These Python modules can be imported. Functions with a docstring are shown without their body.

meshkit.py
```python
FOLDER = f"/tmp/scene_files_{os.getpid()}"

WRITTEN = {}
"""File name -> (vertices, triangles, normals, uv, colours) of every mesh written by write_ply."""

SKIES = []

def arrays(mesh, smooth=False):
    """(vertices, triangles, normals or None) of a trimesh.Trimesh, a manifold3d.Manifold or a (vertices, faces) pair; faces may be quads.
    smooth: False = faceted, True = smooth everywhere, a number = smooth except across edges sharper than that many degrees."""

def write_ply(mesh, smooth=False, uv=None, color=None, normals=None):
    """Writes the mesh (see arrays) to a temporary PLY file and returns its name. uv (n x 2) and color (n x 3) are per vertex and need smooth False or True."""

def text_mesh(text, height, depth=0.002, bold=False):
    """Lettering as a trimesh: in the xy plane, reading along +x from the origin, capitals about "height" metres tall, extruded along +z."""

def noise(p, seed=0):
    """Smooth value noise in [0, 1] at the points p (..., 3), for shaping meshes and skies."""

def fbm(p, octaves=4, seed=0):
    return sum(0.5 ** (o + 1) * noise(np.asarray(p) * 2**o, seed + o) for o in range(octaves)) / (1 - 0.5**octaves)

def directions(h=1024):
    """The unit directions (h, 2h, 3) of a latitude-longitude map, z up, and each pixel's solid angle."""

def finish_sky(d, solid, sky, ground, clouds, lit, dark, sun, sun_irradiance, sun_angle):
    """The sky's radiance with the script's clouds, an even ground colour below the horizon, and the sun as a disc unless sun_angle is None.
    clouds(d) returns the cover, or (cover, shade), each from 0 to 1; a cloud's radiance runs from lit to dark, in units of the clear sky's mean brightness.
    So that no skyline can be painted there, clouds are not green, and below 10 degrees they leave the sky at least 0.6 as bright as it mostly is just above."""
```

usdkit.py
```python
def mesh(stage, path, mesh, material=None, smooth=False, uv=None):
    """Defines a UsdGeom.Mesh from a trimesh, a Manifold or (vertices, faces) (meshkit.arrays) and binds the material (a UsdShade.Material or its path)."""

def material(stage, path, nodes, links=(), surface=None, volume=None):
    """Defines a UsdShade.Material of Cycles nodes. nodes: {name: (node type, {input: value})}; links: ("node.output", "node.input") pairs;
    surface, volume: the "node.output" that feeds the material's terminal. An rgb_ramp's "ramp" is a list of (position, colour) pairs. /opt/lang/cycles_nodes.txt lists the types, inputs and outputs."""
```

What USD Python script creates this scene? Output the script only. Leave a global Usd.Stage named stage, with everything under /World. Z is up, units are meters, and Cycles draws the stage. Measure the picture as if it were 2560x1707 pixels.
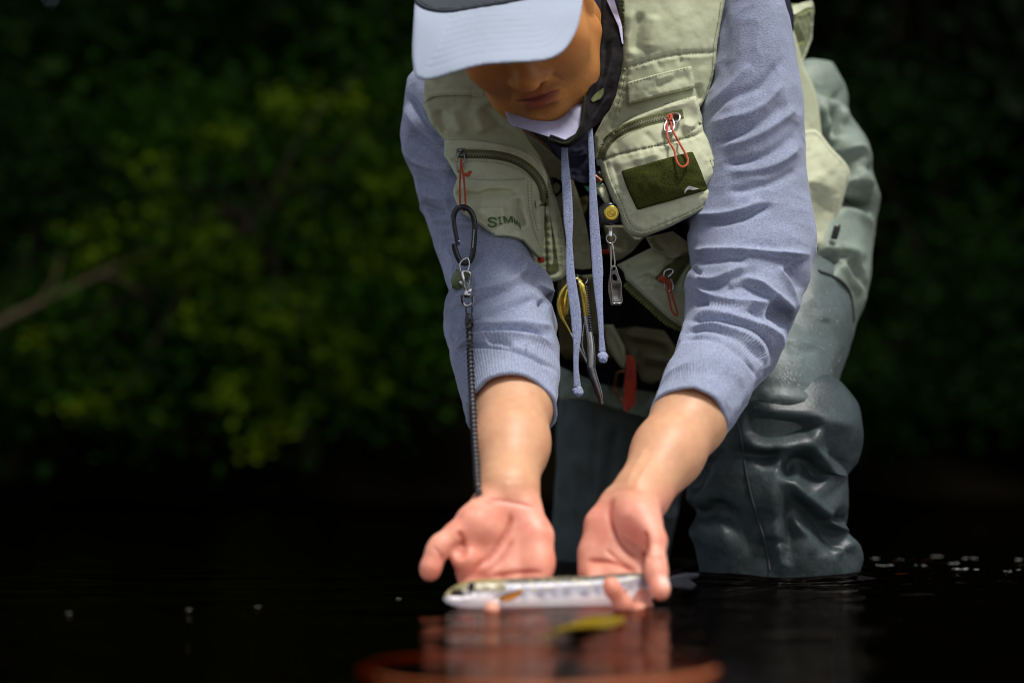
import math, re
import numpy as np, trimesh, shapely, usdkit, meshkit
from shapely.geometry import Polygon, LineString
from scipy.interpolate import CubicSpline, PchipInterpolator, RBFInterpolator, LinearNDInterpolator, NearestNDInterpolator
from scipy.spatial import Delaunay, cKDTree
from pxr import Usd, UsdGeom, UsdLux, UsdShade, Gf, Sdf, Vt

stage = Usd.Stage.CreateInMemory()
UsdGeom.SetStageUpAxis(stage, UsdGeom.Tokens.z)
UsdGeom.SetStageMetersPerUnit(stage, 1.0)
UsdGeom.Xform.Define(stage, '/World')
rng = np.random.default_rng(7)

# ------------------------------------------------------------------ camera, sky, light, exposure
CAM = np.array([0.0, 0.0, 0.127]); PITCH = math.radians(5.34); FPX = 3555.6
FW = np.array([0, math.cos(PITCH), math.sin(PITCH)]); UP = np.array([0, -math.sin(PITCH), math.cos(PITCH)]); RT = np.array([1.0, 0, 0])
cam = UsdGeom.Camera.Define(stage, '/World/camera')
cam.CreateHorizontalApertureAttr(36.0); cam.CreateVerticalApertureAttr(36.0 * 682 / 1024); cam.CreateFocalLengthAttr(50.0)
cam.CreateClippingRangeAttr(Gf.Vec2f(0.05, 500)); cam.CreateFStopAttr(1.75); cam.CreateFocusDistanceAttr(1.69)
cam.CreateExposureAttr(1.38)
M = np.eye(4); M[0, :3], M[1, :3], M[2, :3], M[3, :3] = RT, UP, -FW, CAM
cam.AddTransformOp().Set(Gf.Matrix4d(M.tolist()))
SUN_EL, SUN_AZ = math.radians(62), math.radians(150)          # azimuth: atan2(x, y) of the direction towards the sun
SUN_DIR = np.array([math.sin(SUN_AZ) * math.cos(SUN_EL), math.cos(SUN_AZ) * math.cos(SUN_EL), math.sin(SUN_EL)])
dome = UsdLux.DomeLight.Define(stage, '/World/sky')
dome.GetPrim().SetCustomDataByKey('kind', 'structure')
skym = usdkit.material(stage, '/World/Looks/sky', {
    's': ('sky_texture', {'sky_type': 'single_scattering', 'sun_disc': False, 'sun_elevation': SUN_EL, 'sun_rotation': SUN_AZ, 'aerosol_density': 3.0}),
    'h': ('hsv', {'saturation': 0.55}), 'b': ('background_shader', {'strength': 0.055})},
    [('s.color', 'h.color'), ('h.color', 'b.color')], surface='b.background')
UsdShade.MaterialBindingAPI.Apply(dome.GetPrim()).Bind(skym)
sun = UsdLux.DistantLight.Define(stage, '/World/sun')
sun.CreateNormalizeAttr(True); sun.CreateIntensityAttr(0.4); sun.CreateAngleAttr(11.0); sun.CreateColorAttr(Gf.Vec3f(1.0, 0.96, 0.9))
za = SUN_DIR; xa = np.cross([0, 1, 0], za); xa /= np.linalg.norm(xa); ya = np.cross(za, xa)
LM = np.eye(4); LM[0, :3], LM[1, :3], LM[2, :3] = xa, ya, za
sun.AddTransformOp().Set(Gf.Matrix4d(LM.tolist()))

# ------------------------------------------------------------------ helpers: names, materials
used = {}
def numbered(path):
    n = used.get(path, -1) + 1
    used[path] = n
    return path if n == 0 else f'{path}_{n:03d}'
def tag(p, label=None, cat=None, group=None, kind=None):
    for k, v in (('label', label), ('category', cat), ('group', group), ('kind', kind)):
        if v: p.SetCustomDataByKey(k, v)
    return p
def thing(name, label, cat, group=None):
    x = UsdGeom.Xform.Define(stage, numbered('/World/' + name)).GetPrim()
    return tag(x, label, cat, group)
def obj(name, mesh, mat, parent=None, smooth=35, label=None, kind=None, tint=None):
    base = str(parent.GetPath()) if parent is not None else '/World'
    p = usdkit.mesh(stage, numbered(base + '/' + name), mesh, LOOK[mat], smooth=smooth)
    if tint is not None:
        UsdGeom.PrimvarsAPI(p).CreatePrimvar('tint', Sdf.ValueTypeNames.Color3fArray, 'vertex').Set(Vt.Vec3fArray.FromNumpy(np.asarray(tint, np.float32)))
    return tag(p.GetPrim(), label, kind=kind)
LOOK = {}
def cloth(name, col, rough=0.85, scale=420, bump=0.25, var=0.12, sheen=0.15, big=6.0, stretch=(1, 1, 1), coat=0.0, dirt=0.88, spec=0.3):
    c = np.array(col)
    LOOK[name] = usdkit.material(stage, '/World/Looks/' + name, {
        'g': ('geometry', {}), 'mp': ('mapping', {'scale': stretch}),
        'n': ('noise_texture', {'scale': scale, 'detail': 3, 'roughness': 0.6}), 'n2': ('noise_texture', {'scale': big, 'detail': 4}),
        'r': ('rgb_ramp', {'ramp': [(0.25, tuple(c * (1 - 1.6 * var))), (0.75, tuple(np.minimum(c * (1 + 1.6 * var), 1)))]}),
        'r2': ('rgb_ramp', {'ramp': [(0.3, (dirt, dirt, dirt * .97)), (0.62, (1, 1, 1))]}),
        'm': ('mix', {'mix_type': 'multiply', 'fac': 1.0}),
        'b': ('bump', {'strength': bump, 'distance': 0.0012}),
        'p': ('principled_bsdf', {'roughness': rough, 'sheen_weight': sheen, 'sheen_roughness': 0.5, 'specular_ior_level': spec, 'coat_weight': coat, 'coat_roughness': 0.35})},
        [('g.position', 'mp.vector'), ('mp.vector', 'n.vector'), ('g.position', 'n2.vector'), ('n.fac', 'r.fac'), ('n2.fac', 'r2.fac'), ('r.color', 'm.color1'), ('r2.color', 'm.color2'),
         ('m.color', 'p.base_color'), ('n.fac', 'b.height'), ('b.normal', 'p.normal')], surface='p.BSDF')
def plain(name, col, rough=0.5, metal=0.0, **kw):
    LOOK[name] = usdkit.material(stage, '/World/Looks/' + name, {
        'g': ('geometry', {}), 'n': ('noise_texture', {'scale': kw.pop('scale', 90.0), 'detail': 4}),
        'r': ('rgb_ramp', {'ramp': [(0.3, tuple(np.array(col) * 0.82)), (0.7, tuple(np.minimum(np.array(col) * 1.12, 1)))]}),
        'q': ('map_range', {'to_min': rough * 0.8, 'to_max': min(1, rough * 1.25)}),
        'p': ('principled_bsdf', {'metallic': metal, 'specular_ior_level': kw.pop('spec', 0.5), **kw})},
        [('g.position', 'n.vector'), ('n.fac', 'r.fac'), ('n.fac', 'q.value'), ('q.result', 'p.roughness'), ('r.color', 'p.base_color')], surface='p.BSDF')
def tinted(name, rough=0.5, sss=0.0, bump=0.1, scale=300, spec=0.4, radius=(1, .35, .2), **kw):
    LOOK[name] = usdkit.material(stage, '/World/Looks/' + name, {
        'g': ('geometry', {}), 'a': ('attribute', {'attribute': 'tint'}), 'n': ('noise_texture', {'scale': scale, 'detail': 4}), 'n2': ('noise_texture', {'scale': 45, 'detail': 3}),
        'r': ('rgb_ramp', {'ramp': [(0.3, (0.96, 0.93, 0.92)), (0.7, (1, 1, 1))]}), 'm': ('mix', {'mix_type': 'multiply', 'fac': 1.0}),
        'b': ('bump', {'strength': bump, 'distance': 0.0008}),
        'p': ('principled_bsdf', {'roughness': rough, 'subsurface_weight': sss, 'subsurface_scale': 0.006, 'subsurface_radius': radius, 'specular_ior_level': spec, **kw})},
        [('g.position', 'n.vector'), ('g.position', 'n2.vector'), ('n2.fac', 'r.fac'), ('a.color', 'm.color1'), ('r.color', 'm.color2'), ('m.color', 'p.base_color'), ('n.fac', 'b.height'), ('b.normal', 'p.normal')], surface='p.BSDF')
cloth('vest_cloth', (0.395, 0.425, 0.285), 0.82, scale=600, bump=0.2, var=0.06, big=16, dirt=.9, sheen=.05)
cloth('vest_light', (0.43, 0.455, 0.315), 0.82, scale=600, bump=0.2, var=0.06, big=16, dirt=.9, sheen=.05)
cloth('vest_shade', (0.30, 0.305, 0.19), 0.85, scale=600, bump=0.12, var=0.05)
cloth('olive_tape', (0.085, 0.097, 0.036), 0.9, scale=900, bump=0.3, var=0.2, sheen=0)
cloth('velcro', (0.034, 0.040, 0.007), 0.95, scale=800, bump=1.0, var=0.5, sheen=0.0, spec=.1)
cloth('sweat', (0.222, 0.254, 0.358), 0.92, scale=430, bump=0.5, var=0.28, sheen=0.12, stretch=(1, 1, 2.2), big=12, dirt=.88)
cloth('sweat_rib', (0.235, 0.268, 0.375), 0.92, scale=430, bump=0.5, var=0.2, sheen=0.12, big=12, dirt=.9)
cloth('navy_lining', (0.022, 0.024, 0.042), 0.9, scale=500, var=0.25, sheen=0, spec=0.06)
cloth('cord_blue', (0.25, 0.29, 0.44), 0.9, scale=700, bump=0.9, var=0.34)
cloth('gaiter', (0.36, 0.36, 0.51), 0.85, scale=700, bump=0.1, var=0.04, sheen=0)
cloth('hood_dark', (0.011, 0.010, 0.011), 0.8, scale=48, bump=0.2, var=0.62, sheen=0, spec=0.06)
cloth('hood_edge', (0.02, 0.022, 0.014), 0.9, scale=900, bump=0.6, var=0.5, sheen=0, spec=0.06)
cloth('cap_brim', (0.285, 0.33, 0.415), 0.85, scale=900, bump=0.05, var=0.03, sheen=0)
cloth('cap_crown', (0.03, 0.036, 0.048), 0.85, scale=700, bump=0.2, var=0.15, sheen=0)
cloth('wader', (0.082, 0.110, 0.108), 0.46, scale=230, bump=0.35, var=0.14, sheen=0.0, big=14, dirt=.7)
cloth('wader_far', (0.046, 0.063, 0.062), 0.5, scale=230, bump=0.35, var=0.14, sheen=0.0, big=14, dirt=.7)  # darker grey for the far leg
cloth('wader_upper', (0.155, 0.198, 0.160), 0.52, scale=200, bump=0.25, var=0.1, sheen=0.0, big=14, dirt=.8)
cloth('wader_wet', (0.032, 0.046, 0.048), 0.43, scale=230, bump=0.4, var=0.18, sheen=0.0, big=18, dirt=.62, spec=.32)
cloth('dark_mesh', (0.012, 0.012, 0.007), 0.9, scale=500, var=0.4, sheen=0, spec=0.06)
cloth('net_green', (0.14, 0.17, 0.05), 0.9, scale=400, bump=0.6, var=0.4)
cloth('red_strap', (0.42, 0.035, 0.012), 0.7, scale=800, var=0.15)
cloth('red_cord', (0.40, 0.06, 0.022), 0.75, scale=1200, bump=0.5, var=0.25)
cloth('teal_print', (0.02, 0.16, 0.12), 0.8, scale=700, var=0.1)
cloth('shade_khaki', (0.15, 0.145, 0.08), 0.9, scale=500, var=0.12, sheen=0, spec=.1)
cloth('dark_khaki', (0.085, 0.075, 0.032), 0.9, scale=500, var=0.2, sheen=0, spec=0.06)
cloth('black_trim', (0.006, 0.006, 0.008), 0.85, scale=500, var=0.3, sheen=0, spec=0.06)
plain('black_gloss', (0.012, 0.012, 0.014), 0.2)
plain('black_rubber', (0.014, 0.014, 0.018), 0.38)
plain('dark_metal', (0.22, 0.21, 0.2), 0.25, 1.0)
plain('steel', (0.72, 0.70, 0.68), 0.2, 1.0)
plain('gold', (0.75, 0.55, 0.10), 0.22, 1.0)
plain('copper', (0.30, 0.14, 0.07), 0.35, 1.0)
plain('tag_print', (0.42, 0.42, 0.40), 0.6)
plain('green_print', (0.055, 0.115, 0.03), 0.8)
plain('stitch_dark', (0.16, 0.16, 0.10), 0.9)
plain('stitch_light', (0.55, 0.55, 0.42), 0.9)
plain('wader_thread', (0.02, 0.026, 0.03), 0.7)
plain('whistle_green', (0.10, 0.13, 0.06), 0.35)
plain('net_wood', (0.24, 0.055, 0.008), 0.6)
plain('coil_core', (0.12, 0.12, 0.13), 0.35)
plain('zip_coil', (0.16, 0.16, 0.10), 0.3)
plain('droplet', (0.30, 0.34, 0.34), 0.12)
plain('hair', (0.012, 0.010, 0.009), 0.5)
tinted('skin', 0.5, sss=0.3, bump=0.2, scale=300)
tinted('trout_skin', 0.27, sss=0.0, bump=0.7, scale=420, spec=0.6)
plain('eye_black', (0.006, 0.006, 0.006), 0.08)
plain('foam', (0.26, 0.27, 0.27), 0.5)

# ------------------------------------------------------------------ helpers: points of the place as seen in the photograph, at a chosen distance
CR = {0: (0, 0, 1.0), 'F': (0, 0, .91875), 1: (980, 0, 3.672), 2: (1400, 0, 2.94), 3: (980, 300, 3.672), 4: (1340, 380, 4.52), 5: (980, 600, 3.672), 6: (1560, 500, 3.459), 7: (1300, 900, 2.501),
      8: (980, 1180, 2.94), 9: (1900, 0, 1.3067), 10: (1340, 780, 5.6), 11: (1060, 120, 4.704), 12: (1340, 600, 5.6), 13: (1340, 330, 10.69), 14: (1100, 380, 3.92), 15: (860, 1400, 2.5565), 16: (1600, 1330, 2.45)}
def C(k, pts):
    x0, y0, s = CR[k]
    a = np.atleast_2d(np.asarray(pts, float))
    return np.c_[a[:, 0] / s + x0, a[:, 1] / s + y0]
def P(x, y, D):
    x, y, D = np.broadcast_arrays(np.asarray(x, float), np.asarray(y, float), np.asarray(D, float))
    return CAM + D[..., None] * (FW + ((x - 1280) / FPX)[..., None] * RT + ((853.5 - y) / FPX)[..., None] * UP)
def proj(p):
    q = np.asarray(p) - CAM; D = q @ FW
    return 1280 + FPX * (q @ RT) / D, 853.5 - FPX * (q @ UP) / D, D
def spl(pts, n=40, closed=False):
    p = np.asarray(pts, float)
    if closed: p = np.vstack([p, p[:1]])
    d = np.r_[0, np.cumsum(np.linalg.norm(np.diff(p, axis=0), axis=1) ** 0.5 + 1e-9)]
    if len(p) == 2: return p[0] + np.linspace(0, 1, n)[:, None] * (p[1] - p[0])
    c = CubicSpline(d, p, bc_type='periodic' if closed else 'natural')
    return c(np.linspace(0, d[-1], n, endpoint=not closed))
def curve_dist(q, cur):
    """signed distance (left of the walking direction in a y-down picture is negative) and arc fraction"""
    a, b = cur[:-1], cur[1:]; L = np.linalg.norm(b - a, axis=1); S = np.r_[0, np.cumsum(L)]
    best = np.full(len(q), 1e9); sg = np.ones(len(q)); tt = np.zeros(len(q))
    for i in range(len(a)):
        d = (b[i] - a[i]) / (L[i] + 1e-9); r = q - a[i]
        t = np.clip(r @ d, 0, L[i]); e = r - t[:, None] * d; dist = np.hypot(e[:, 0], e[:, 1])
        m = dist < best
        best[m] = dist[m]; sg[m] = np.sign(d[0] * r[m, 1] - d[1] * r[m, 0]); tt[m] = (S[i] + t[m]) / S[-1]
    return best * np.where(sg == 0, 1, sg), tt
def sm(x): x = np.clip(x, 0, 1); return x * x * (3 - 2 * x)
def folds(q, fl):
    """fl: list of (kind, crop, points, width in photo pixels, height in millimetres): cloth relief in metres, up = towards the viewer"""
    out = np.zeros(len(q))
    for kind, cr, pts, w, amp in fl:
        cur = spl(C(cr, pts), 28)
        lo, hi = cur.min(0) - 5 * w, cur.max(0) + 5 * w
        m = np.all((q > lo) & (q < hi), axis=1)
        if not m.any(): continue
        s, t = curve_dist(q[m], cur); z3 = np.full(len(s), w * 1.37); qq = q[m]
        n1, n2, n3 = (meshkit.noise(np.c_[qq / k_, z3 + k_]) for k_ in (113., 151., 131.))
        if kind == 'seam' or w < 6: n1 = n2 = n3 = .5
        u = (s + w * 1.1 * (n1 - .5)) / (w * (.7 + .6 * n2))
        tap = sm(t / .18) * sm((1 - t) / .18)
        if kind == 'r': f = np.exp(-np.abs(u) ** 1.4)
        elif kind == 't': f = np.maximum(0, 1 - np.sqrt(u * u + .02) / 2.1)
        elif kind == 'v': f = -np.exp(-u * u)
        elif kind == 'f': f = np.exp(-(u + .9) ** 2) - np.exp(-(u - .9) ** 2)           # ridge on the negative side, valley on the positive one
        elif kind == 's': f = np.where(u < 0, np.exp(u / 3), 0) * (1 - sm(u * 2 + 1)) - .25 * np.exp(-(u - .6) ** 2)   # a lap of cloth over the positive side
        elif kind == 'seam': f = -np.exp(-u * u); tap = 1
        if kind == 'seam': out[m] += amp * .00022 * np.sin(t * np.linalg.norm(np.diff(cur, axis=0), axis=1).sum() * .33 + 3 * n1) * np.exp(-((np.abs(s) - 7) / 6) ** 2) * (.4 + 1.2 * meshkit.noise(np.c_[qq / 37, z3]))
        out[m] += amp * .001 * f * tap * (.55 + .9 * n3)
    return out
def facets(q, fl, g=3.0, sig=1.6, step=15, gap=62):
    """taut cloth: flat faces stretched between ridge lines and valley lines (same lists as folds), creases kept crisp"""
    from scipy.ndimage import gaussian_filter, map_coordinates
    lo, hi = q.min(0) - 30, q.max(0) + 30; pts, hs = [], []
    for kind, cr, pp, w, amp_ in fl:
        cur = spl(C(cr, pp), 60); n = max(3, int(LineString(cur).length / step)); s = np.linspace(0, 1, n)
        pts.append(cur[(s * 59).astype(int)]); hs.append((-1 if kind == 'v' else 1) * amp_ * .001 * (.35 + .65 * np.sin(np.pi * np.clip(s * .94 + .03, 0, 1)) ** .6))
    pts, hs = np.vstack(pts), np.concatenate(hs); gx, gy = np.meshgrid(np.arange(lo[0], hi[0], gap * .8), np.arange(lo[1], hi[1], gap * .8)); z = np.c_[gx.ravel(), gy.ravel()]
    z = z + np.random.default_rng(4).uniform(-14, 14, z.shape); z = z[cKDTree(pts).query(z)[0] > gap]
    pts = np.vstack([pts, z, [[lo[0] - 99, lo[1] - 99], [hi[0] + 99, lo[1] - 99], [lo[0] - 99, hi[1] + 99], [hi[0] + 99, hi[1] + 99]]]); hs = np.r_[hs, np.zeros(len(pts) - len(hs))]
    pts = pts + np.random.default_rng(6).normal(0, .3, pts.shape)
    X, Y = np.meshgrid(np.arange(lo[0], hi[0] + g, g), np.arange(lo[1], hi[1] + g, g)); H = LinearNDInterpolator(pts, hs)(np.c_[X.ravel(), Y.ravel()]).reshape(X.shape)
    H = gaussian_filter(np.nan_to_num(H), sig)
    return map_coordinates(H, [(q[:, 1] - lo[1]) / g, (q[:, 0] - lo[0]) / g], order=1, mode='nearest')
class Rbf:
    def __init__(self, c):
        c = np.asarray(c, float); self.f = RBFInterpolator(c[:, :2] / 300, c[:, 2], kernel='thin_plate_spline', smoothing=1e-5)
    def __call__(self, q): return self.f(np.atleast_2d(q) / 300)
def rounded(poly, r): return poly.buffer(-r).buffer(2 * r).buffer(-r) if r else poly
class Patch:
    """A piece of cloth or plate: outline, depth, relief, thickness; keeps its front surface for what is sewn on it."""
    def __init__(self, outline, depth, g=5, rim=0, rim_d=0.0, thick=0.004, fl=(), rnd=0, puff=0, puff_w=40, extra=None, noise=0.0004):
        poly = outline if isinstance(outline, Polygon) else Polygon(outline)
        poly = rounded(poly.buffer(0), rnd)
        if poly.geom_type != 'Polygon': poly = max(poly.geoms, key=lambda z: z.area)
        bl = poly.exterior; nb = max(12, int(bl.length / g)); B = np.array([bl.interpolate(t).coords[0] for t in np.linspace(0, bl.length, nb, endpoint=False)])
        x0, y0, x1, y1 = poly.bounds
        gx, gy = np.meshgrid(np.arange(x0, x1, g), np.arange(y0, y1, g * .87)); gx[1::2] += g / 2
        G = np.c_[gx.ravel(), gy.ravel()]
        G = G[shapely.contains_xy(poly.buffer(-g * .55), G[:, 0], G[:, 1])]
        q = np.vstack([B, G]); tri = Delaunay(q).simplices
        c = q[tri].mean(1); tri = tri[shapely.contains_xy(poly, c[:, 0], c[:, 1])]
        a, b, d = q[tri[:, 0]], q[tri[:, 1]], q[tri[:, 2]]
        cr = (b[:, 0] - a[:, 0]) * (d[:, 1] - a[:, 1]) - (b[:, 1] - a[:, 1]) * (d[:, 0] - a[:, 0])
        tri = tri[np.abs(cr) > 1e-3]; cr = cr[np.abs(cr) > 1e-3]
        tri[cr > 0] = tri[cr > 0][:, ::-1]                                    # picture y runs down: negative area faces the viewer
        e = shapely.distance(shapely.points(q), bl)
        D = depth(q) if callable(depth) else np.full(len(q), float(depth))
        if rim: D = D + rim_d * (1 - np.sqrt(np.clip(1 - (1 - np.clip(e / rim, 0, 1)) ** 2, 0, 1)))
        if puff: D = D - puff * (1 - np.exp(-(e / puff_w) ** 2))
        D = D - folds(q, fl)
        if extra is not None: D = D - extra(q, e)
        if noise: D = D - noise * 2 * (meshkit.fbm(np.c_[q / 38, np.full(len(q), x0)], 3) - .5) * 3
        self.q, self.d, self.poly = q, D, poly
        f = P(q[:, 0], q[:, 1], D); bk = f + FW * thick
        n = len(q); ed = np.vstack([tri[:, [0, 1]], tri[:, [1, 2]], tri[:, [2, 0]]]); key = np.sort(ed, 1)
        _, inv, cnt = np.unique(key, axis=0, return_inverse=True, return_counts=True); be = ed[cnt[inv.ravel()] == 1]
        wall = np.vstack([np.c_[be[:, 1], be[:, 0], be[:, 0] + n], np.c_[be[:, 1], be[:, 0] + n, be[:, 1] + n]])
        self.mesh = trimesh.Trimesh(np.vstack([f, bk]), np.vstack([tri, tri[:, ::-1] + n, wall]), process=False)
        self._i = None
    def D(self, q):
        if self._i is None: self._i = (LinearNDInterpolator(self.q, self.d), NearestNDInterpolator(self.q, self.d))
        r = self._i[0](q); return np.where(np.isnan(r), self._i[1](q), r)
    def over(self, off): return lambda q: self.D(q) - off
class Loft:
    """A tube of cloth: stations (xl, yl, xr, yr, D of its axis, radius in depth)."""
    def __init__(self, st, ns=150, nt=140, fl=(), power=2.0, lip=None, noise=0.0006, cap=True, inner=0.006, tilt=1.0, wr=None, rib=None, fac=None):
        st = np.asarray(st, float); d = np.r_[0, np.cumsum(np.hypot(np.diff(st[:, [0, 2]].mean(1)), np.diff(st[:, [1, 3]].mean(1))))]
        it = PchipInterpolator(d, st); s = it(np.linspace(0, d[-1], ns))
        L, R = P(s[:, 0], s[:, 1], s[:, 4]), P(s[:, 2], s[:, 3], s[:, 4])
        c, h = (L + R) / 2, (R - L) / 2
        ax = np.gradient(c, axis=0)
        from scipy.ndimage import gaussian_filter1d
        ax = gaussian_filter1d(ax, ns / 25, axis=0, mode='nearest'); ax /= np.linalg.norm(ax, axis=1, keepdims=True)
        e = FW - tilt * (ax @ FW)[:, None] * ax; hn = h / np.linalg.norm(h, axis=1, keepdims=True); e -= (e * hn).sum(1, keepdims=True) * hn; e /= np.linalg.norm(e, axis=1, keepdims=True)
        th = np.linspace(0, 2 * np.pi, nt, endpoint=False); ct, s_ = np.cos(th), np.sin(th)
        pw = 2 / power; ct, s_ = np.sign(ct) * np.abs(ct) ** pw, np.sign(s_) * np.abs(s_) ** pw
        V = c[:, None] + ct[None, :, None] * h[:, None] + s_[None, :, None] * e[:, None] * s[:, 5][:, None, None]
        V = V.reshape(-1, 3)
        i, j = np.meshgrid(np.arange(ns - 1), np.arange(nt), indexing='ij'); a = i * nt + j; b = i * nt + (j + 1) % nt
        Fq = np.stack([a, a + nt, b + nt, b], -1).reshape(-1, 4); F = np.vstack([Fq[:, [0, 1, 2]], Fq[:, [0, 2, 3]]])
        m = trimesh.Trimesh(V, F, process=False); N = np.array(m.vertex_normals)
        out = ((V.reshape(ns, nt, 3) - c[:, None]).reshape(-1, 3) * N).sum(1)
        if np.mean(out) < 0: F = F[:, ::-1]; N = -N
        x, y, D = proj(V); q = np.c_[x, y]; view = (V - CAM); view /= np.linalg.norm(view, axis=1, keepdims=True)
        face = np.clip(-(N * view).sum(1) * 1.6 + .15, 0, 1)
        dsp = folds(q, fl) * face
        if fac: dsp = dsp + facets(q, fac) * face
        if noise: dsp = dsp + noise * 4 * (meshkit.fbm(V * 28, 3) - .5)
        if wr:                                                              # fine wrinkles running round the tube
            sl_ = np.r_[0, np.cumsum(np.linalg.norm(np.diff(c, axis=0), axis=1))]; A_ = np.repeat(sl_, nt); T_ = np.tile(th, ns)
            for oc, sd_ in ((1.0, 3), (2.1, 11)):
                wv_ = np.c_[A_ * wr[1] * oc + 2.2 * (meshkit.fbm(V * 9 + sd_, 2) - .5), np.cos(T_) * 1.3 * oc, np.sin(T_) * 1.3 * oc]
                dsp = dsp + wr[0] / oc * ((1 - np.abs(2 * meshkit.noise(wv_, sd_) - 1)) ** 1.6 - .45) * (.3 + 1.4 * meshkit.noise(V * 11 + 5, sd_))
        if rib: dsp = dsp + (np.repeat(np.arange(ns), nt) >= rib) * .00045 * np.cos(np.tile(th, ns) * 90)
        V = V + N * dsp[:, None]
        self.c, self.h, self.e, self.s, self.ax = c, h, e, s, ax
        G = V.reshape(ns, nt, 3)
        if inner:                                                           # the cloth turns in at its end
            last = G[-1]; cc = last.mean(0)
            ring = cc + (last - cc) * (1 - inner / np.linalg.norm(last - cc, axis=1, keepdims=True))
            r1 = (last + ring) / 2 + ax[-1] * inner * .35
            back = G[-16] ; c2 = back.mean(0); r3 = c2 + (back - c2) * (1 - inner * 1.2 / np.linalg.norm(back - c2, axis=1, keepdims=True))
            G = np.concatenate([G, r1[None], ring[None], r3[None]]); n2 = len(G)
            i, j = np.meshgrid(np.arange(n2 - 1), np.arange(nt), indexing='ij'); a = i * nt + j; b = i * nt + (j + 1) % nt
            Fq = np.stack([a, a + nt, b + nt, b], -1).reshape(-1, 4); F2 = np.vstack([Fq[:, [0, 1, 2]], Fq[:, [0, 2, 3]]])
            F = F2[:, ::-1] if np.mean(out) < 0 else F2
            V = G.reshape(-1, 3)
        self.mesh = trimesh.Trimesh(V, F, process=False)
        if rib:
            isc = F.min(1) >= rib * nt; full = self.mesh; self.normals = np.array(full.vertex_normals)
            self.cuff = trimesh.Trimesh(V, F[isc], process=False); self.cuff.remove_unreferenced_vertices(); self.mesh = trimesh.Trimesh(V, F[~isc], process=False); self.mesh.remove_unreferenced_vertices()
        keep = face > .3; self.q, self.d = np.c_[proj(V[:ns * nt])[:2]].T.reshape(-1, 2) if False else np.c_[proj(V[:ns * nt])[0], proj(V[:ns * nt])[1]][keep], proj(V[:ns * nt])[2][keep]
        self._i = None
    D = Patch.D; over = Patch.over
def tube(pts, r, sides=10, closed=False, caps=True):
    p = np.asarray(pts, float); n = len(p); r = np.broadcast_to(np.asarray(r, float), (n,))
    t = (np.roll(p, -1, 0) - np.roll(p, 1, 0)) if closed else np.gradient(p, axis=0); t /= np.linalg.norm(t, axis=1, keepdims=True) + 1e-12
    a = np.cross(t[0], [0.31, .2, .93]); a /= np.linalg.norm(a); A = [a]
    for k in range(1, n):
        a = a - (a @ t[k]) * t[k]; a /= np.linalg.norm(a); A.append(a)
    A = np.array(A); B = np.cross(t, A); w = np.arange(sides) * 2 * np.pi / sides
    V = p[:, None] + r[:, None, None] * (np.cos(w)[None, :, None] * A[:, None] + np.sin(w)[None, :, None] * B[:, None])
    m = n if closed else n - 1
    i, j = np.meshgrid(np.arange(m), np.arange(sides), indexing='ij'); i2 = (i + 1) % n
    a, b, c, d = i * sides + j, i * sides + (j + 1) % sides, i2 * sides + (j + 1) % sides, i2 * sides + j
    F = np.vstack([np.stack([a, b, c], -1).reshape(-1, 3), np.stack([a, c, d], -1).reshape(-1, 3)]); V = V.reshape(-1, 3)
    if not closed and caps:
        k = len(V); V = np.vstack([V, p[0], p[-1]]); jj = np.arange(sides); l = (n - 1) * sides
        F = np.vstack([F, np.c_[np.full(sides, k), (jj + 1) % sides, jj], np.c_[np.full(sides, k + 1), l + jj, l + (jj + 1) % sides]])
    return trimesh.Trimesh(V, F, process=False)
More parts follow.
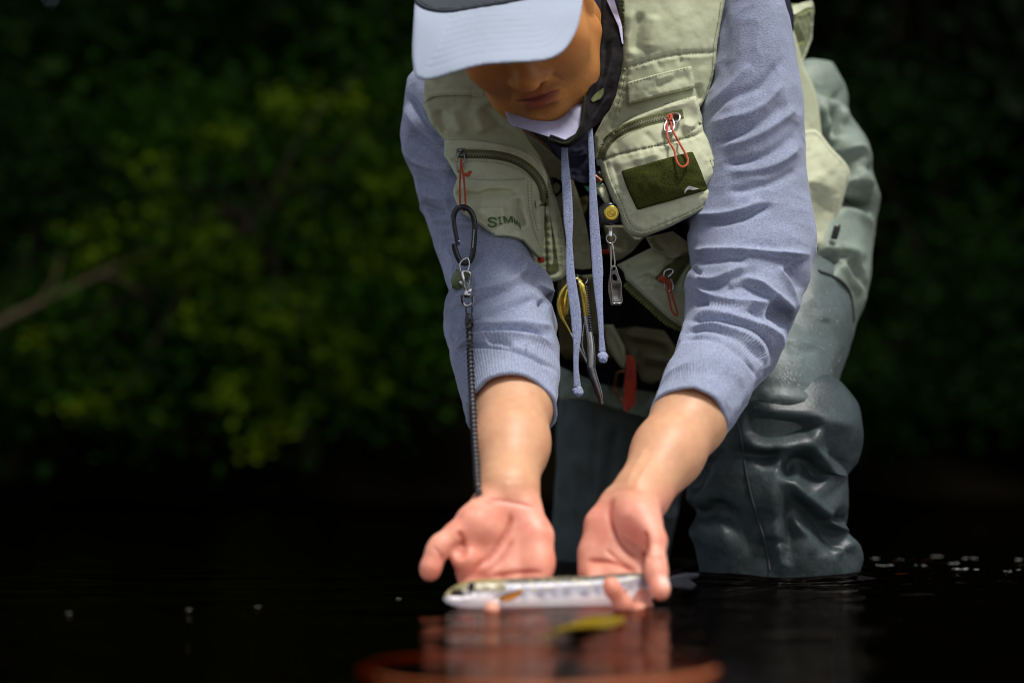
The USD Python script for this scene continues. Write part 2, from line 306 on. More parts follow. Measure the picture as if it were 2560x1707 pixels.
def ribbon(pts, w, t, side):
    """a flat band along 3D points: half width w along side(s), thickness t"""
    p = np.asarray(pts, float); n = len(p); tg = np.gradient(p, axis=0); tg /= np.linalg.norm(tg, axis=1, keepdims=True)
    sd = np.broadcast_to(np.asarray(side, float), p.shape); sd = sd - (sd * tg).sum(1, keepdims=True) * tg; sd = sd / np.linalg.norm(sd, axis=1, keepdims=True); nn = np.cross(tg, sd)
    w = np.broadcast_to(np.asarray(w, float), (n,))[:, None]; th = np.linspace(0, 2 * np.pi, 14, endpoint=False)
    prof = np.c_[np.sign(np.cos(th)) * np.abs(np.cos(th)) ** .6, np.sign(np.sin(th)) * np.abs(np.sin(th)) ** .6]
    V = (p[:, None] + prof[None, :, :1] * (sd * w)[:, None] + prof[None, :, 1:] * (nn * t / 2)[:, None]).reshape(-1, 3); k = len(th)
    i, j = np.meshgrid(np.arange(n - 1), np.arange(k), indexing='ij'); a, b = i * k + j, i * k + (j + 1) % k
    F = np.vstack([np.stack([a, b, b + k], -1).reshape(-1, 3), np.stack([a, b + k, a + k], -1).reshape(-1, 3)])
    V = np.vstack([V, p[0], p[-1]]); jj = np.arange(k); m = len(V)
    F = np.vstack([F, np.c_[np.full(k, m - 2), (jj + 1) % k, jj], np.c_[np.full(k, m - 1), (n - 1) * k + jj, (n - 1) * k + (jj + 1) % k]])
    msh = trimesh.Trimesh(V, F, process=False)
    if msh.volume < 0: msh.invert()
    return msh
def px_tube(cr, pts, D, r, n=40, closed=False, sides=10):
    q = spl(C(cr, pts), n, closed); Dv = np.asarray(D(q) if callable(D) else D, float)
    if Dv.ndim and len(Dv) != n: Dv = np.interp(np.linspace(0, 1, n), np.linspace(0, 1, len(Dv)), Dv)
    rr = np.asarray(r, float)
    if rr.ndim: rr = np.interp(np.linspace(0, 1, n), np.linspace(0, 1, len(rr)), rr)
    return tube(P(q[:, 0], q[:, 1], Dv), rr, sides, closed)
def cat(ms): return trimesh.util.concatenate(ms)
def stitches(curves, surf, dash=4.6, gap=3.4, w=1.5, off=0.0007):
    """dashed thread along seams, on the surface"""
    out = []
    for cr, pts in curves:
        cur = spl(C(cr, pts), 120); ls = LineString(cur); n = int(ls.length / (dash + gap))
        for k in range(n):
            a = np.array(ls.interpolate(k * (dash + gap)).coords[0]); b = np.array(ls.interpolate(k * (dash + gap) + dash).coords[0])
            d = (b - a) / (np.linalg.norm(b - a) + 1e-9); nr = np.array([-d[1], d[0]]) * w / 2
            q = np.array([a + nr, b + nr, b - nr, a - nr]); D = surf.D(q)
            f = P(q[:, 0], q[:, 1], D - off); bk = P(q[:, 0], q[:, 1], D + .0006)
            out.append((f, bk))
    V = np.vstack([np.vstack(x) for x in out]); base = np.array([[0, 1, 2], [0, 2, 3], [4, 6, 5], [4, 7, 6], [0, 4, 5], [0, 5, 1], [1, 5, 6], [1, 6, 2], [2, 6, 7], [2, 7, 3], [3, 7, 4], [3, 4, 0]])
    F = np.vstack([base + 8 * k for k in range(len(out))])
    return trimesh.Trimesh(V, F, process=False)
def teeth(cr, pts, surf, pitch=7.0, length=11.0, width=4.2, off=0.0016, gap=0.6, rows=2, thick=0.0016):
    cur = spl(C(cr, pts), 160); ls = LineString(cur); n = int(ls.length / pitch); out = []
    for k in range(n):
        for s in ((-1, 1) if rows == 2 else (0,)):
            l0 = (k + (.25 if s > 0 else -.25)) * pitch
            if l0 < 0: continue
            a = np.array(ls.interpolate(l0).coords[0]); b = np.array(ls.interpolate(l0 + .5).coords[0]); d = (b - a) / np.linalg.norm(b - a); nr = np.array([-d[1], d[0]])
            c = a + nr * s * (length * .5 - gap) * .55
            q = np.array([c + d * i * width / 2 + nr * j * length / 2 * (.8 if rows == 2 else 1) for i, j in ((-1, -1), (1, -1), (1, 1), (-1, 1))])
            D = surf.D(q); out.append((P(q[:, 0], q[:, 1], D - off), P(q[:, 0], q[:, 1], D + .001)))
    V = np.vstack([np.vstack(x) for x in out]); base = np.array([[0, 1, 2], [0, 2, 3], [4, 6, 5], [4, 7, 6], [0, 4, 5], [0, 5, 1], [1, 5, 6], [1, 6, 2], [2, 6, 7], [2, 7, 3], [3, 7, 4], [3, 4, 0]])
    m = trimesh.Trimesh(V, np.vstack([base + 8 * k for k in range(len(out))]), process=False)
    return m
def band(cr, pts, w):
    return LineString(spl(C(cr, pts), 60)).buffer(w / 2, cap_style=2, join_style=1)

# ------------------------------------------------------------------ helpers: soft bodies (signed distances on a grid, surface nets)
class Body:
    def __init__(self, lo, hi, h):
        self.lo, self.h = np.asarray(lo, float), h; self.n = np.ceil((np.asarray(hi) - self.lo) / h).astype(int) + 1
        self.f = np.full(self.n, 0.06, np.float32)
    def block(self, lo, hi):
        a = np.clip(((np.asarray(lo) - self.lo) / self.h).astype(int), 0, self.n); b = np.clip(np.ceil((np.asarray(hi) - self.lo) / self.h).astype(int) + 1, 0, self.n)
        if np.any(b <= a): return None
        sl = tuple(slice(x, y) for x, y in zip(a, b))
        ax = [self.lo[i] + self.h * np.arange(a[i], b[i], dtype=np.float32) for i in range(3)]
        return sl, ax[0][:, None, None], ax[1][None, :, None], ax[2][None, None, :]
    def _mix(self, sl, d, k, sub):
        f = self.f[sl]
        if sub: d = -d; hh = np.clip(.5 - .5 * (f - d) / k, 0, 1); self.f[sl] = f * (1 - hh) + d * hh + k * hh * (1 - hh)
        else: hh = np.clip(.5 + .5 * (f - d) / k, 0, 1); self.f[sl] = f * (1 - hh) + d * hh - k * hh * (1 - hh)
    def cone(self, a, b, ra, rb, k=.006, sub=False):
        a, b = np.asarray(a, float), np.asarray(b, float); m = max(ra, rb) + 2 * k + .012
        bl = self.block(np.minimum(a, b) - m, np.maximum(a, b) + m)
        if bl is None: return
        sl, X, Y, Z = bl; d = b - a; L2 = d @ d + 1e-12
        t = np.clip(((X - a[0]) * d[0] + (Y - a[1]) * d[1] + (Z - a[2]) * d[2]) / L2, 0, 1)
        q = np.sqrt((X - a[0] - t * d[0]) ** 2 + (Y - a[1] - t * d[1]) ** 2 + (Z - a[2] - t * d[2]) ** 2) - (ra + (rb - ra) * t)
        self._mix(sl, q.astype(np.float32), k, sub)
    def ell(self, c, R, rad, k=.006, sub=False):
        """ellipsoid; the columns of R are its axes"""
        c, rad = np.asarray(c, float), np.asarray(rad, float); R = np.asarray(R, float); m = rad.max() + 2 * k + .012
        bl = self.block(c - m, c + m)
        if bl is None: return
        sl, X, Y, Z = bl; u = [((X - c[0]) * R[0, i] + (Y - c[1]) * R[1, i] + (Z - c[2]) * R[2, i]) / rad[i] for i in range(3)]
        k0 = np.sqrt(u[0] ** 2 + u[1] ** 2 + u[2] ** 2); k1 = np.sqrt((u[0] / rad[0]) ** 2 + (u[1] / rad[1]) ** 2 + (u[2] / rad[2]) ** 2) + 1e-6
        self._mix(sl, (k0 * (k0 - 1) / k1).astype(np.float32), k, sub)
    def mesh(self):
        f = self.f; s = f < 0
        act = s[:-1, :-1, :-1].astype(np.int8)
        tot = sum(s[i:f.shape[0] - 1 + i, j:f.shape[1] - 1 + j, k:f.shape[2] - 1 + k].astype(np.int8) for i in (0, 1) for j in (0, 1) for k in (0, 1))
        cells = np.argwhere((tot > 0) & (tot < 8)); idx = -np.ones(tot.shape, np.int32); idx[tuple(cells.T)] = np.arange(len(cells))
        cor = [(i, j, k) for i in (0, 1) for j in (0, 1) for k in (0, 1)]
        val = np.stack([f[cells[:, 0] + i, cells[:, 1] + j, cells[:, 2] + k] for i, j, k in cor], 1)
        acc, cnt = np.zeros((len(cells), 3)), np.zeros(len(cells))
        for a in range(8):
            for b in range(a + 1, 8):
                if sum(x != y for x, y in zip(cor[a], cor[b])) != 1: continue
                m = (val[:, a] < 0) != (val[:, b] < 0); t = val[m, a] / (val[m, a] - val[m, b])
                acc[m] += np.array(cor[a]) + t[:, None] * (np.array(cor[b]) - np.array(cor[a])); cnt[m] += 1
        V = self.lo + self.h * (cells + acc / cnt[:, None]); F = []
        for ax in range(3):
            o1, o2 = [(1, 2), (2, 0), (0, 1)][ax]
            sh = [slice(None)] * 3; sh[ax] = slice(0, -1); s2 = [slice(None)] * 3; s2[ax] = slice(1, None)
            A, Bb = s[tuple(sh)], s[tuple(s2)]; e = np.argwhere(A != Bb)
            e = e[(e[:, o1] > 0) & (e[:, o2] > 0) & (e[:, o1] < f.shape[o1] - 1) & (e[:, o2] < f.shape[o2] - 1)]
            ins = A[tuple(e.T)]; u, v = np.zeros(3, int), np.zeros(3, int); u[o1] = 1; v[o2] = 1
            q = np.stack([idx[tuple((e - u - v).T)], idx[tuple((e - v).T)], idx[tuple(e.T)], idx[tuple((e - u).T)]], 1)
            q[~ins] = q[~ins][:, ::-1]; F.append(q)
        F = np.vstack(F); F = F[(F >= 0).all(1)]
        return trimesh.Trimesh(V, np.vstack([F[:, [0, 1, 2]], F[:, [0, 2, 3]]]), process=False)

# ------------------------------------------------------------------ the setting: river, bed, banks, forest
def grid_mesh(xs, ys, zf):
    X, Y = np.meshgrid(xs, ys); Z = zf(X, Y); n, m = X.shape
    i, j = np.meshgrid(np.arange(n - 1), np.arange(m - 1), indexing='ij'); a = i * m + j
    F = np.stack([a, a + 1, a + m + 1, a + m], -1).reshape(-1, 4)
    return trimesh.Trimesh(np.c_[X.ravel(), Y.ravel(), Z.ravel()], np.vstack([F[:, [0, 1, 2]], F[:, [0, 2, 3]]]), process=False)
LOOK['river_water'] = usdkit.material(stage, '/World/Looks/river_water', {
    'g': ('geometry', {}), 'm1': ('mapping', {'scale': (1.0, 2.6, 1)}), 'm2': ('mapping', {'scale': (1.0, 2.0, 1), 'rotation': (0, 0, .35)}),
    'n1': ('noise_texture', {'scale': 5.5, 'detail': 3, 'roughness': .5, 'distortion': .6}), 'n2': ('noise_texture', {'scale': 26, 'detail': 2}),
    'mm': ('math', {'math_type': 'multiply_add', 'value2': 0.22}),
    'b': ('bump', {'strength': 0.42, 'distance': 0.02}),
    'fr': ('fresnel', {'IOR': 1.33}),
    't': ('transparent_bsdf', {'color': (0.45, 0.21, 0.075)}), 'gl': ('glossy_bsdf', {'roughness': 0.02, 'color': (.50, .40, .35)}), 'x': ('mix_closure', {})},
    [('g.position', 'm1.vector'), ('g.position', 'm2.vector'), ('m1.vector', 'n1.vector'), ('m2.vector', 'n2.vector'), ('n2.fac', 'mm.value1'), ('n1.fac', 'mm.value3'), ('mm.value', 'b.height'),
     ('b.normal', 'fr.normal'), ('b.normal', 'gl.normal'), ('fr.fac', 'x.fac'), ('t.BSDF', 'x.closure1'), ('gl.BSDF', 'x.closure2')], surface='x.closure')
LEG_R = P(1940, 1420, 1.88); LEG_L = P(1500, 1396, 2.15)
def water_z(X, Y):
    z = 0.0
    for c, a in ((LEG_R, .0032), (LEG_L, .0014)):
        r = np.hypot(X - c[0], Y - c[1]); z = z + a * np.sin((r - .11) * 2 * np.pi / .045) * np.exp(-((r - .16) / .16) ** 2)
    amp_ = .0014 + .0045 * sm((X - .17) / .15)
    z = z + amp_ * (meshkit.noise(np.stack([X * 9, Y * 22, 0 * X], -1), 3) + .5 * meshkit.noise(np.stack([X * 21, Y * 46, 0 * X], -1), 4) - .75) * np.exp(-((Y - 1.5) / 1.0) ** 2)
    return z
xs = np.r_[-40, -25, -15, -10, -7, -5, -3.5, -2.5, -1.8, -1.3, np.arange(-1.0, 1.3, .008), 1.4, 1.8, 2.5, 3.5, 5, 7, 10, 15, 25, 40]
ys = np.r_[-30, -15, -6, -3, -1.5, -.5, 0, .3, np.arange(.55, 2.9, .008), 3, 3.3, 3.7, 4.2, 5, 6, 7, 8, 9, 10, 12, 16]
tag(obj('river_water', grid_mesh(xs, ys, water_z), 'river_water', smooth=True), kind='structure')
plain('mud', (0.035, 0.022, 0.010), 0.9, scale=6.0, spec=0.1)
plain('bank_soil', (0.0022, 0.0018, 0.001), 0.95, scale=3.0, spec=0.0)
def ground_z(X, Y):
    edge = 7.6 + .5 * np.sin(X * .7) + .35 * np.sin(X * 1.9 + 1)
    z = -.42 + .5 * sm((Y - edge + 1.4) / 1.6) + .55 * np.clip(Y - edge, 0, 14) + .25 * (meshkit.noise(np.stack([X * 1.3, Y * 1.3, 0 * X], -1), 5) - .5) * sm((Y - edge + 1) / 2)
    return z + .05 * (meshkit.noise(np.stack([X * 3, Y * 3, 0 * X], -1), 9) - .5)
g_x = np.r_[-40, -30, -22, -16, np.arange(-12, 12.1, .4), 16, 22, 30, 40]; g_y = np.r_[-30, -20, -12, -6, -3, 0, 2, 3, 4, np.arange(5, 14, .35), 15, 17, 20, 24, 30, 40, 60]
tag(obj('river_bank', grid_mesh(g_x, g_y, ground_z), 'bank_soil', smooth=True), kind='structure')
# submerged stones of the bed near the angler
def stone(c, r, seed):
    m = trimesh.creation.icosphere(3, 1.0); v = m.vertices; m.vertices = v * (1 + .35 * (meshkit.fbm(v * 1.3 + seed * 7, 3) - .5))[:, None] * np.array(r); m.apply_translation(c); return m

def leaf_material(name, c1, c2, tr=0.35, rough=0.7, spec=0.04):
    LOOK[name] = usdkit.material(stage, '/World/Looks/' + name, {
        'g': ('geometry', {}), 'r': ('rgb_ramp', {'ramp': [(0, c1), (1, c2)]}), 'n': ('noise_texture', {'scale': 1.6, 'detail': 2}),
        'ad': ('math', {'math_type': 'multiply_add', 'value2': 0.5}), 'sb': ('math', {'math_type': 'subtract', 'value2': .25}),
        'd': ('principled_bsdf', {'roughness': rough, 'specular_ior_level': spec}), 't': ('translucent_bsdf', {}), 'x': ('mix_closure', {'fac': tr})},
        [('g.random_per_island', 'ad.value1'), ('g.position', 'n.vector'), ('n.fac', 'ad.value3'), ('ad.value', 'sb.value1'), ('sb.value', 'r.fac'), ('r.color', 'd.base_color'), ('r.color', 't.color'), ('d.BSDF', 'x.closure1'), ('t.BSDF', 'x.closure2')], surface='x.closure')
leaf_material('leaf_bright', (0.016, 0.046, 0.0003), (0.115, 0.135, 0.0008))  # lit copy of the bush leaf, sunlight put into the colour
leaf_material('leaf_dim', (0.0015, 0.014, 0.0002), (0.022, 0.060, 0.0006))  # darker copy for the same bush, shade put into the colour
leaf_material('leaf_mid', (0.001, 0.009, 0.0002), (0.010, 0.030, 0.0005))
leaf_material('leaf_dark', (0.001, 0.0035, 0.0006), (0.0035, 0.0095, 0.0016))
plain('bark', (0.012, 0.009, 0.006), 0.9, scale=8.0, spec=0.05)
plain('branch_pale', (0.034, 0.025, 0.014), 0.85, scale=20.0, spec=0.1)
def leaves(centers, per, spread, size, seed, droop=.35):
    r = np.random.default_rng(seed); n = len(centers) * per
    c = np.repeat(centers, per, 0) + r.normal(0, 1, (n, 3)) * np.array([spread, spread, spread * .7])
    d = r.normal(0, 1, (n, 3)); d[:, 2] = d[:, 2] * .5 - droop; d /= np.linalg.norm(d, axis=1, keepdims=True)
    u = r.normal(0, 1, (n, 3)); u -= (u * d).sum(1, keepdims=True) * d; u /= np.linalg.norm(u, axis=1, keepdims=True); nn = np.cross(d, u)
    L = size * r.uniform(.6, 1.3, n)[:, None]; w = L * .36
    V = np.stack([c, c + d * L * .5 + u * w + nn * L * .08, c + d * L - nn * L * .08, c + d * L * .5 - u * w + nn * L * .08], 1).reshape(-1, 3)
    k = np.arange(n)[:, None] * 4
    return trimesh.Trimesh(V, np.vstack([k + [0, 1, 2], k + [0, 2, 3]]), process=False)
def tree(name, label, base, top, blobs, per, spread, size, mat, seed, n_clump=60, trunk_r=.09, cat='tree', bark='bark', group=None):
    """blobs: (x, y, z, rx, ry, rz) volumes that the crown fills with clumps of leaves"""
    r = np.random.default_rng(seed); t = thing(name, label, cat, group)
    base, top = np.array(base, float), np.array(top, float)
    k = 8; s = np.linspace(0, 1, k)[:, None]; path = base + (top - base) * s + r.normal(0, .06, (k, 3)) * np.sin(s * np.pi)
    ms = [tube(path, trunk_r * (1.15 - .85 * s[:, 0]), 9)]; cl = []
    for b in blobs:
        b = np.array(b, float); u = r.normal(0, 1, (n_clump, 3)); u /= np.linalg.norm(u, axis=1, keepdims=True)
        p = b[:3] + u * b[3:] * (r.uniform(.25, 1, n_clump) ** .5)[:, None]; cl.append(p)
        for q in p[::7]:
            a = path[min(k - 1, int(r.integers(k // 3, k)))]; mid = (a + q) / 2 + [0, 0, .12]
            ms.append(tube(spl([a, mid, q], 7), np.linspace(trunk_r * .32, .008, 7), 5))
    cl = np.vstack(cl); cl[:, 2] = np.maximum(cl[:, 2], .12)
    obj('trunk', cat_safe(ms), bark, t, smooth=60)
    lv = leaves(cl, per, spread, size, seed + 1); lv.vertices[:, 2] = np.maximum(lv.vertices[:, 2], .03)
    obj('crown', lv, mat, t, smooth=False)
    return t
def cat_safe(ms): return trimesh.util.concatenate(ms)
def W(x, y, D): return P(x * 1.0884, y * 1.0884, D)       # a point given in the 2352-wide view of the photograph
# near bright bush hanging over the water on the left
def wb(x, y, D, rx, ry, rz): return (*W(x, y, D), rx, ry, rz)
bush = tree('overhanging_bush', 'yellow green bush hanging low over the dark water left of the angler', (-1.0, 7.3, .1), W(600, 500, 6.3),
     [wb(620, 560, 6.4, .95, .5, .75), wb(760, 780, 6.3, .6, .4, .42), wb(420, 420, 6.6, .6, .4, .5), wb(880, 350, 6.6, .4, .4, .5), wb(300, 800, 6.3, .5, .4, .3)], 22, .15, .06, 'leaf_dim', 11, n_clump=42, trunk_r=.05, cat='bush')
lc = []
rb = np.random.default_rng(8)
for (x, y, w, h, n) in [(540, 690, 130, 60, 12), (600, 760, 90, 60, 9), (520, 800, 70, 70, 8), (660, 740, 70, 40, 6), (780, 790, 60, 60, 7), (770, 890, 40, 30, 6), (880, 610, 60, 40, 4), (620, 880, 40, 60, 5), (450, 620, 90, 40, 6), (380, 420, 60, 80, 6), (430, 500, 50, 60, 5), (240, 530, 30, 30, 3), (800, 290, 110, 60, 6), (930, 420, 70, 50, 5), (700, 260, 40, 30, 3), (200, 880, 40, 40, 3), (130, 800, 40, 40, 2), (330, 900, 40, 50, 4), (340, 980, 20, 40, 2), (590, 940, 20, 40, 2), (560, 330, 60, 30, 3), (960, 560, 50, 60, 3), (700, 520, 60, 50, 3)]:
    for k in range(n):
        lc.append(W(x + rb.normal(0, w * .85), y + rb.normal(0, h * .85), 5.95 + rb.uniform(0, .5)))
obj('sun_painted_leaves', leaves(np.array(lc), 20, .055, .05, 91), 'leaf_bright', bush, smooth=False)  # bright clumps painted as if the sun caught them
tree('shrub', 'darker green shrub at the left edge behind the bare slanting branch', (-2.6, 7.4, .1), W(120, 500, 6.8),
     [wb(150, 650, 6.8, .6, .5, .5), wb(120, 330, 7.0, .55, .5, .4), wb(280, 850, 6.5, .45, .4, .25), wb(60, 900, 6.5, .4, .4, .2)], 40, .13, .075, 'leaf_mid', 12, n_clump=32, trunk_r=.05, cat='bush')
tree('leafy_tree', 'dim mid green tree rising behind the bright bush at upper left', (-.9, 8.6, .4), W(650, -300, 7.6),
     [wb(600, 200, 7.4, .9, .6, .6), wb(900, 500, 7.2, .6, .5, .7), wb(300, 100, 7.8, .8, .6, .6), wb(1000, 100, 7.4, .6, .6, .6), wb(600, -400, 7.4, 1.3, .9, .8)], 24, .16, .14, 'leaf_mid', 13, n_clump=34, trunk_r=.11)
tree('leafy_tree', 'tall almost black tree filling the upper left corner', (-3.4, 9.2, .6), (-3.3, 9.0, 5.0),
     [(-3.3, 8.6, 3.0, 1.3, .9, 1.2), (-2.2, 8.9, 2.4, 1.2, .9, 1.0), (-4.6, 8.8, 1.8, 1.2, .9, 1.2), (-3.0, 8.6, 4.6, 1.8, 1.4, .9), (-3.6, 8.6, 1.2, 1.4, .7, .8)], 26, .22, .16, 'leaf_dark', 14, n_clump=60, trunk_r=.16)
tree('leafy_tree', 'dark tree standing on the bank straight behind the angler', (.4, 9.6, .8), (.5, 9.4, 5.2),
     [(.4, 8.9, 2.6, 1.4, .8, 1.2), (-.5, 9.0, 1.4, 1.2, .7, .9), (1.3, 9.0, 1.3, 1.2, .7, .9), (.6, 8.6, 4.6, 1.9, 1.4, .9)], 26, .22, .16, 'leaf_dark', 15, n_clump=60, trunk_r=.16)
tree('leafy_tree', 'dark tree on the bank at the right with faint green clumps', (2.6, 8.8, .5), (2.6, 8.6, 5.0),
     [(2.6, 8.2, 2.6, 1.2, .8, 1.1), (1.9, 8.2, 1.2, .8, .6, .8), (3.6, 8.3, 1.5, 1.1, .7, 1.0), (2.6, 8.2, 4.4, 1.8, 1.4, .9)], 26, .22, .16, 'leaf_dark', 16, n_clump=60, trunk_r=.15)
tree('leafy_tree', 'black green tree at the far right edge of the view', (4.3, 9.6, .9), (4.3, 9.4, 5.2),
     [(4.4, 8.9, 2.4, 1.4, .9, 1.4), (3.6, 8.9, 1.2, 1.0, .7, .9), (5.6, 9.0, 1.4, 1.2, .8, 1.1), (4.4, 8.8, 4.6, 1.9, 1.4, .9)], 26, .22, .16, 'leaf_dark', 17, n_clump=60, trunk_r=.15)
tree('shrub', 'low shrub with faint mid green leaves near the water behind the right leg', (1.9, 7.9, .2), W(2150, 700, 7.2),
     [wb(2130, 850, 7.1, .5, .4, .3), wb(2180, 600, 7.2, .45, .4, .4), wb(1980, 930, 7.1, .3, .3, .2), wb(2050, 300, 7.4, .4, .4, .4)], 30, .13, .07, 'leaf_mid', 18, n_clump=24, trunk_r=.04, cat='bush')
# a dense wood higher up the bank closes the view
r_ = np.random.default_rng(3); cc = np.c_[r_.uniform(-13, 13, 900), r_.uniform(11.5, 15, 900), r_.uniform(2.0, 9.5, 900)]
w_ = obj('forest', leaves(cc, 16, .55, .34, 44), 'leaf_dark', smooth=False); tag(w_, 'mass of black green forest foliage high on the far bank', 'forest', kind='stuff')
t = thing('branch', 'bare brown branch slanting out of the left edge over the water', 'branch')
q = spl(np.array([W(-160, 840, 5.6), W(0, 742, 5.7), W(150, 668, 5.9), W(300, 598, 6.1), W(420, 560, 6.3)]), 26)
br = obj('limb', tube(q, np.linspace(.019, .003, 26), 10), 'branch_pale', t, smooth=60)
for k, dv in ((10, (.05, .1, .22)), (16, (.2, .1, -.14))):
    obj('twig', tube(spl([q[k], q[k] + np.array(dv) * .5 + [.03, 0, .02], q[k] + np.array(dv)], 8), np.linspace(.008, .003, 8), 6), 'branch_pale', t, smooth=60)
# flecks of foam, also standing in for sky sparkle on the ripples, right of the near leg
fl = []
rf = np.random.default_rng(5)
for (x, y, w, h) in [(2185, 1398, 20, 5), (2240, 1402, 26, 5), (2320, 1400, 22, 5), (2370, 1408, 40, 5), (2290, 1413, 40, 6), (2215, 1414, 40, 5), (2440, 1424, 46, 6), (2400, 1424, 20, 5), (2190, 1440, 18, 6), (2530, 1428, 32, 9), (2250, 1436, 26, 4), (2140, 1412, 18, 9), (2560, 1400, 30, 4), (2420, 1396, 30, 4), (2340, 1392, 26, 3)]:
    for k in range(5):
        c = P(x + rf.uniform(-w, w) * .6, y + rf.uniform(-h, h) * .4, 1); d = c - CAM; c = CAM + d * (-CAM[2] / d[2]); c[2] = .001
        m = trimesh.creation.icosphere(1, 1.0); m.apply_scale([rf.uniform(.0015, .0055), rf.uniform(.001, .003), rf.uniform(.0002, .0003)]); m.apply_translation(c); fl.append(m)
for (x, y) in [(175, 1533), (468, 1524), (640, 1517), (990, 1497)]:
    for k in range(1):
        c = P(x + rf.uniform(-9, 9), y, 1); d = c - CAM; c = CAM + d * (-CAM[2] / d[2]); c[2] = .0005
        m = trimesh.creation.icosphere(1, 1.0); m.apply_scale([.0026, .0012, .0002]); m.apply_translation(c); fl.append(m)
tag(obj('foam_glint_fleck', cat(fl), 'foam'), 'tiny white flecks on the dark water, foam and painted sky glints', 'foam', kind='stuff')

# ------------------------------------------------------------------ the angler
ME = thing('person', 'angler in white cap, sage vest and grey waders bending over the water with a fish', 'person')
def amp(fl, k, wk=1.0, tent=False): return [('t' if tent and a == 'r' else a, b, c, w * (wk if a != 'seam' else 1), h * k if a != 'seam' else h) for a, b, c, w, h in fl]
# --- head frame: columns are the head's right, up and forward axes, in the camera's right / up / towards-camera frame
HR = np.array([[0.93681293, -0.34620404, -0.05024237], [0.22475991, 0.70570107, -0.67191442], [0.26807558, 0.61816565, 0.73892267]])
HB = np.stack([RT, UP, -FW], 1) @ HR
HO = CAM + FW * 1.664 + RT * .0093 + UP * .392
def hd(x, y, z): return HO + HB @ np.array([x, y, z])
# hidden trunk, upper arms and legs carry the visible parts
B = Body((-.24, 1.45, -.30), (.47, 2.42, .72), .006)
neck = P(1490, 110, 1.86); chest = P(1470, 330, 2.0); belly = P(1660, 620, 2.12); pelvis = P(1830, 700, 2.17)
B.cone(neck, hd(0, -.03, -.04), .052, .05, .02)
B.cone(neck, chest, .065, .09, .03); B.cone(chest, belly, .09, .085, .03); B.cone(belly, pelvis, .09, .10, .03)
shR, shL = P(1880, 130, 1.80), P(1100, 300, 1.855); elR, elL = P(1880, 790, 1.695), P(1250, 830, 1.715)
B.cone(chest, shR, .07, .035, .02); B.cone(chest, shL, .07, .035, .02); B.cone(shR, elR, .036, .030, .01); B.cone(shL, elL, .036, .030, .01); B.cone(elR, P(1725, 1030, 1.585), .030, .030, .01); B.cone(elL, P(1283, 1000, 1.615), .030, .030, .01)
B.cone(pelvis, P(1950, 960, 1.99), .09, .06, .03); B.cone(P(1950, 960, 1.99), P(1945, 1560, 1.90), .055, .045, .02)
B.cone(pelvis, P(1560, 1000, 2.24), .09, .06, .03); B.cone(P(1560, 1000, 2.24), P(1500, 1500, 2.17), .055, .045, .02)
I3 = np.eye(3); hidden = B.mesh()
B = Body((-.14, 1.27, -.085), (.30, 1.75, .31), .0022)
# forearms
def Q(x, y, D): return P(x, y, D)
B.cone(P(1262, 930, 1.655), Q(1283, 1010, 1.60), .036, .0405, .015); B.cone(Q(1283, 1010, 1.60), Q(1279, 1110, 1.535), .0415, .0385, .02); B.cone(Q(1279, 1110, 1.535), Q(1272, 1225, 1.475), .0375, .0300, .02)
B.cone(P(1800, 930, 1.635), Q(1725, 1045, 1.57), .034, .0385, .015); B.cone(Q(1725, 1045, 1.57), Q(1670, 1130, 1.525), .0385, .0355, .02); B.cone(Q(1670, 1130, 1.525), Q(1602, 1238, 1.47), .0355, .0285, .02)
# hand on the left of the picture: open palm towards the camera, thumb out to the left, fingers under the fish
mm = .001
def chain(pts, k=.006):
    for (x0, y0, d0, r0), (x1, y1, d1, r1) in zip(pts[:-1], pts[1:]): B.cone(P(x0, y0, d0), P(x1, y1, d1), r0 * mm, r1 * mm, k)
chain([(1272, 1225, 1.475, 27), (1268, 1275, 1.462, 24)], .014)
for (x, r) in ((1176, 15), (1226, 15), (1282, 15), (1330, 14.5)):
    chain([(1268 + (x - 1258) * .45, 1268, 1.466, 19), (x, 1425, 1.428, r)], .012)
chain([(1316, 1285, 1.455, 16), (1342, 1340, 1.442, 15), (1348, 1405, 1.428, 13.5), (1345, 1440, 1.42, 12)], .012)                # heel of the palm on the little-finger side
chain([(1215, 1278, 1.452, 19), (1192, 1315, 1.437, 21), (1172, 1345, 1.432, 16)], .012)                       # ball of the thumb
chain([(1190, 1318, 1.438, 17), (1142, 1338, 1.428, 13.0), (1102, 1362, 1.420, 10.4), (1090, 1380, 1.417, 9.6), (1077, 1418, 1.412, 9.8), (1074, 1430, 1.411, 8.6)], .007)   # thumb
B.ell(P(1165, 1398, 1.417), I3, (.0145, .012, .0125), .008)                                                # pad at the root of the forefinger
B.ell(P(1150, 1375, 1.408), I3, (.006, .008, .008), .006, sub=True)
B.ell(P(1248, 1372, 1.388), I3, (.019, .020, .021), .014, sub=True)                                           # hollow of the palm
for (x, tip, dt) in ((1176, 1165, 1.345), (1226, 1226, 1.338), (1282, 1290, 1.335), (1330, 1342, 1.35)):
    chain([(x, 1425, 1.428, 11.5), ((x + tip) / 2, 1515, 1.405, 9.5), (tip, 1560, 1.365, 8.5), (tip + 4, 1556 if tip != 1226 else 1522, dt, 7.4)], .006)
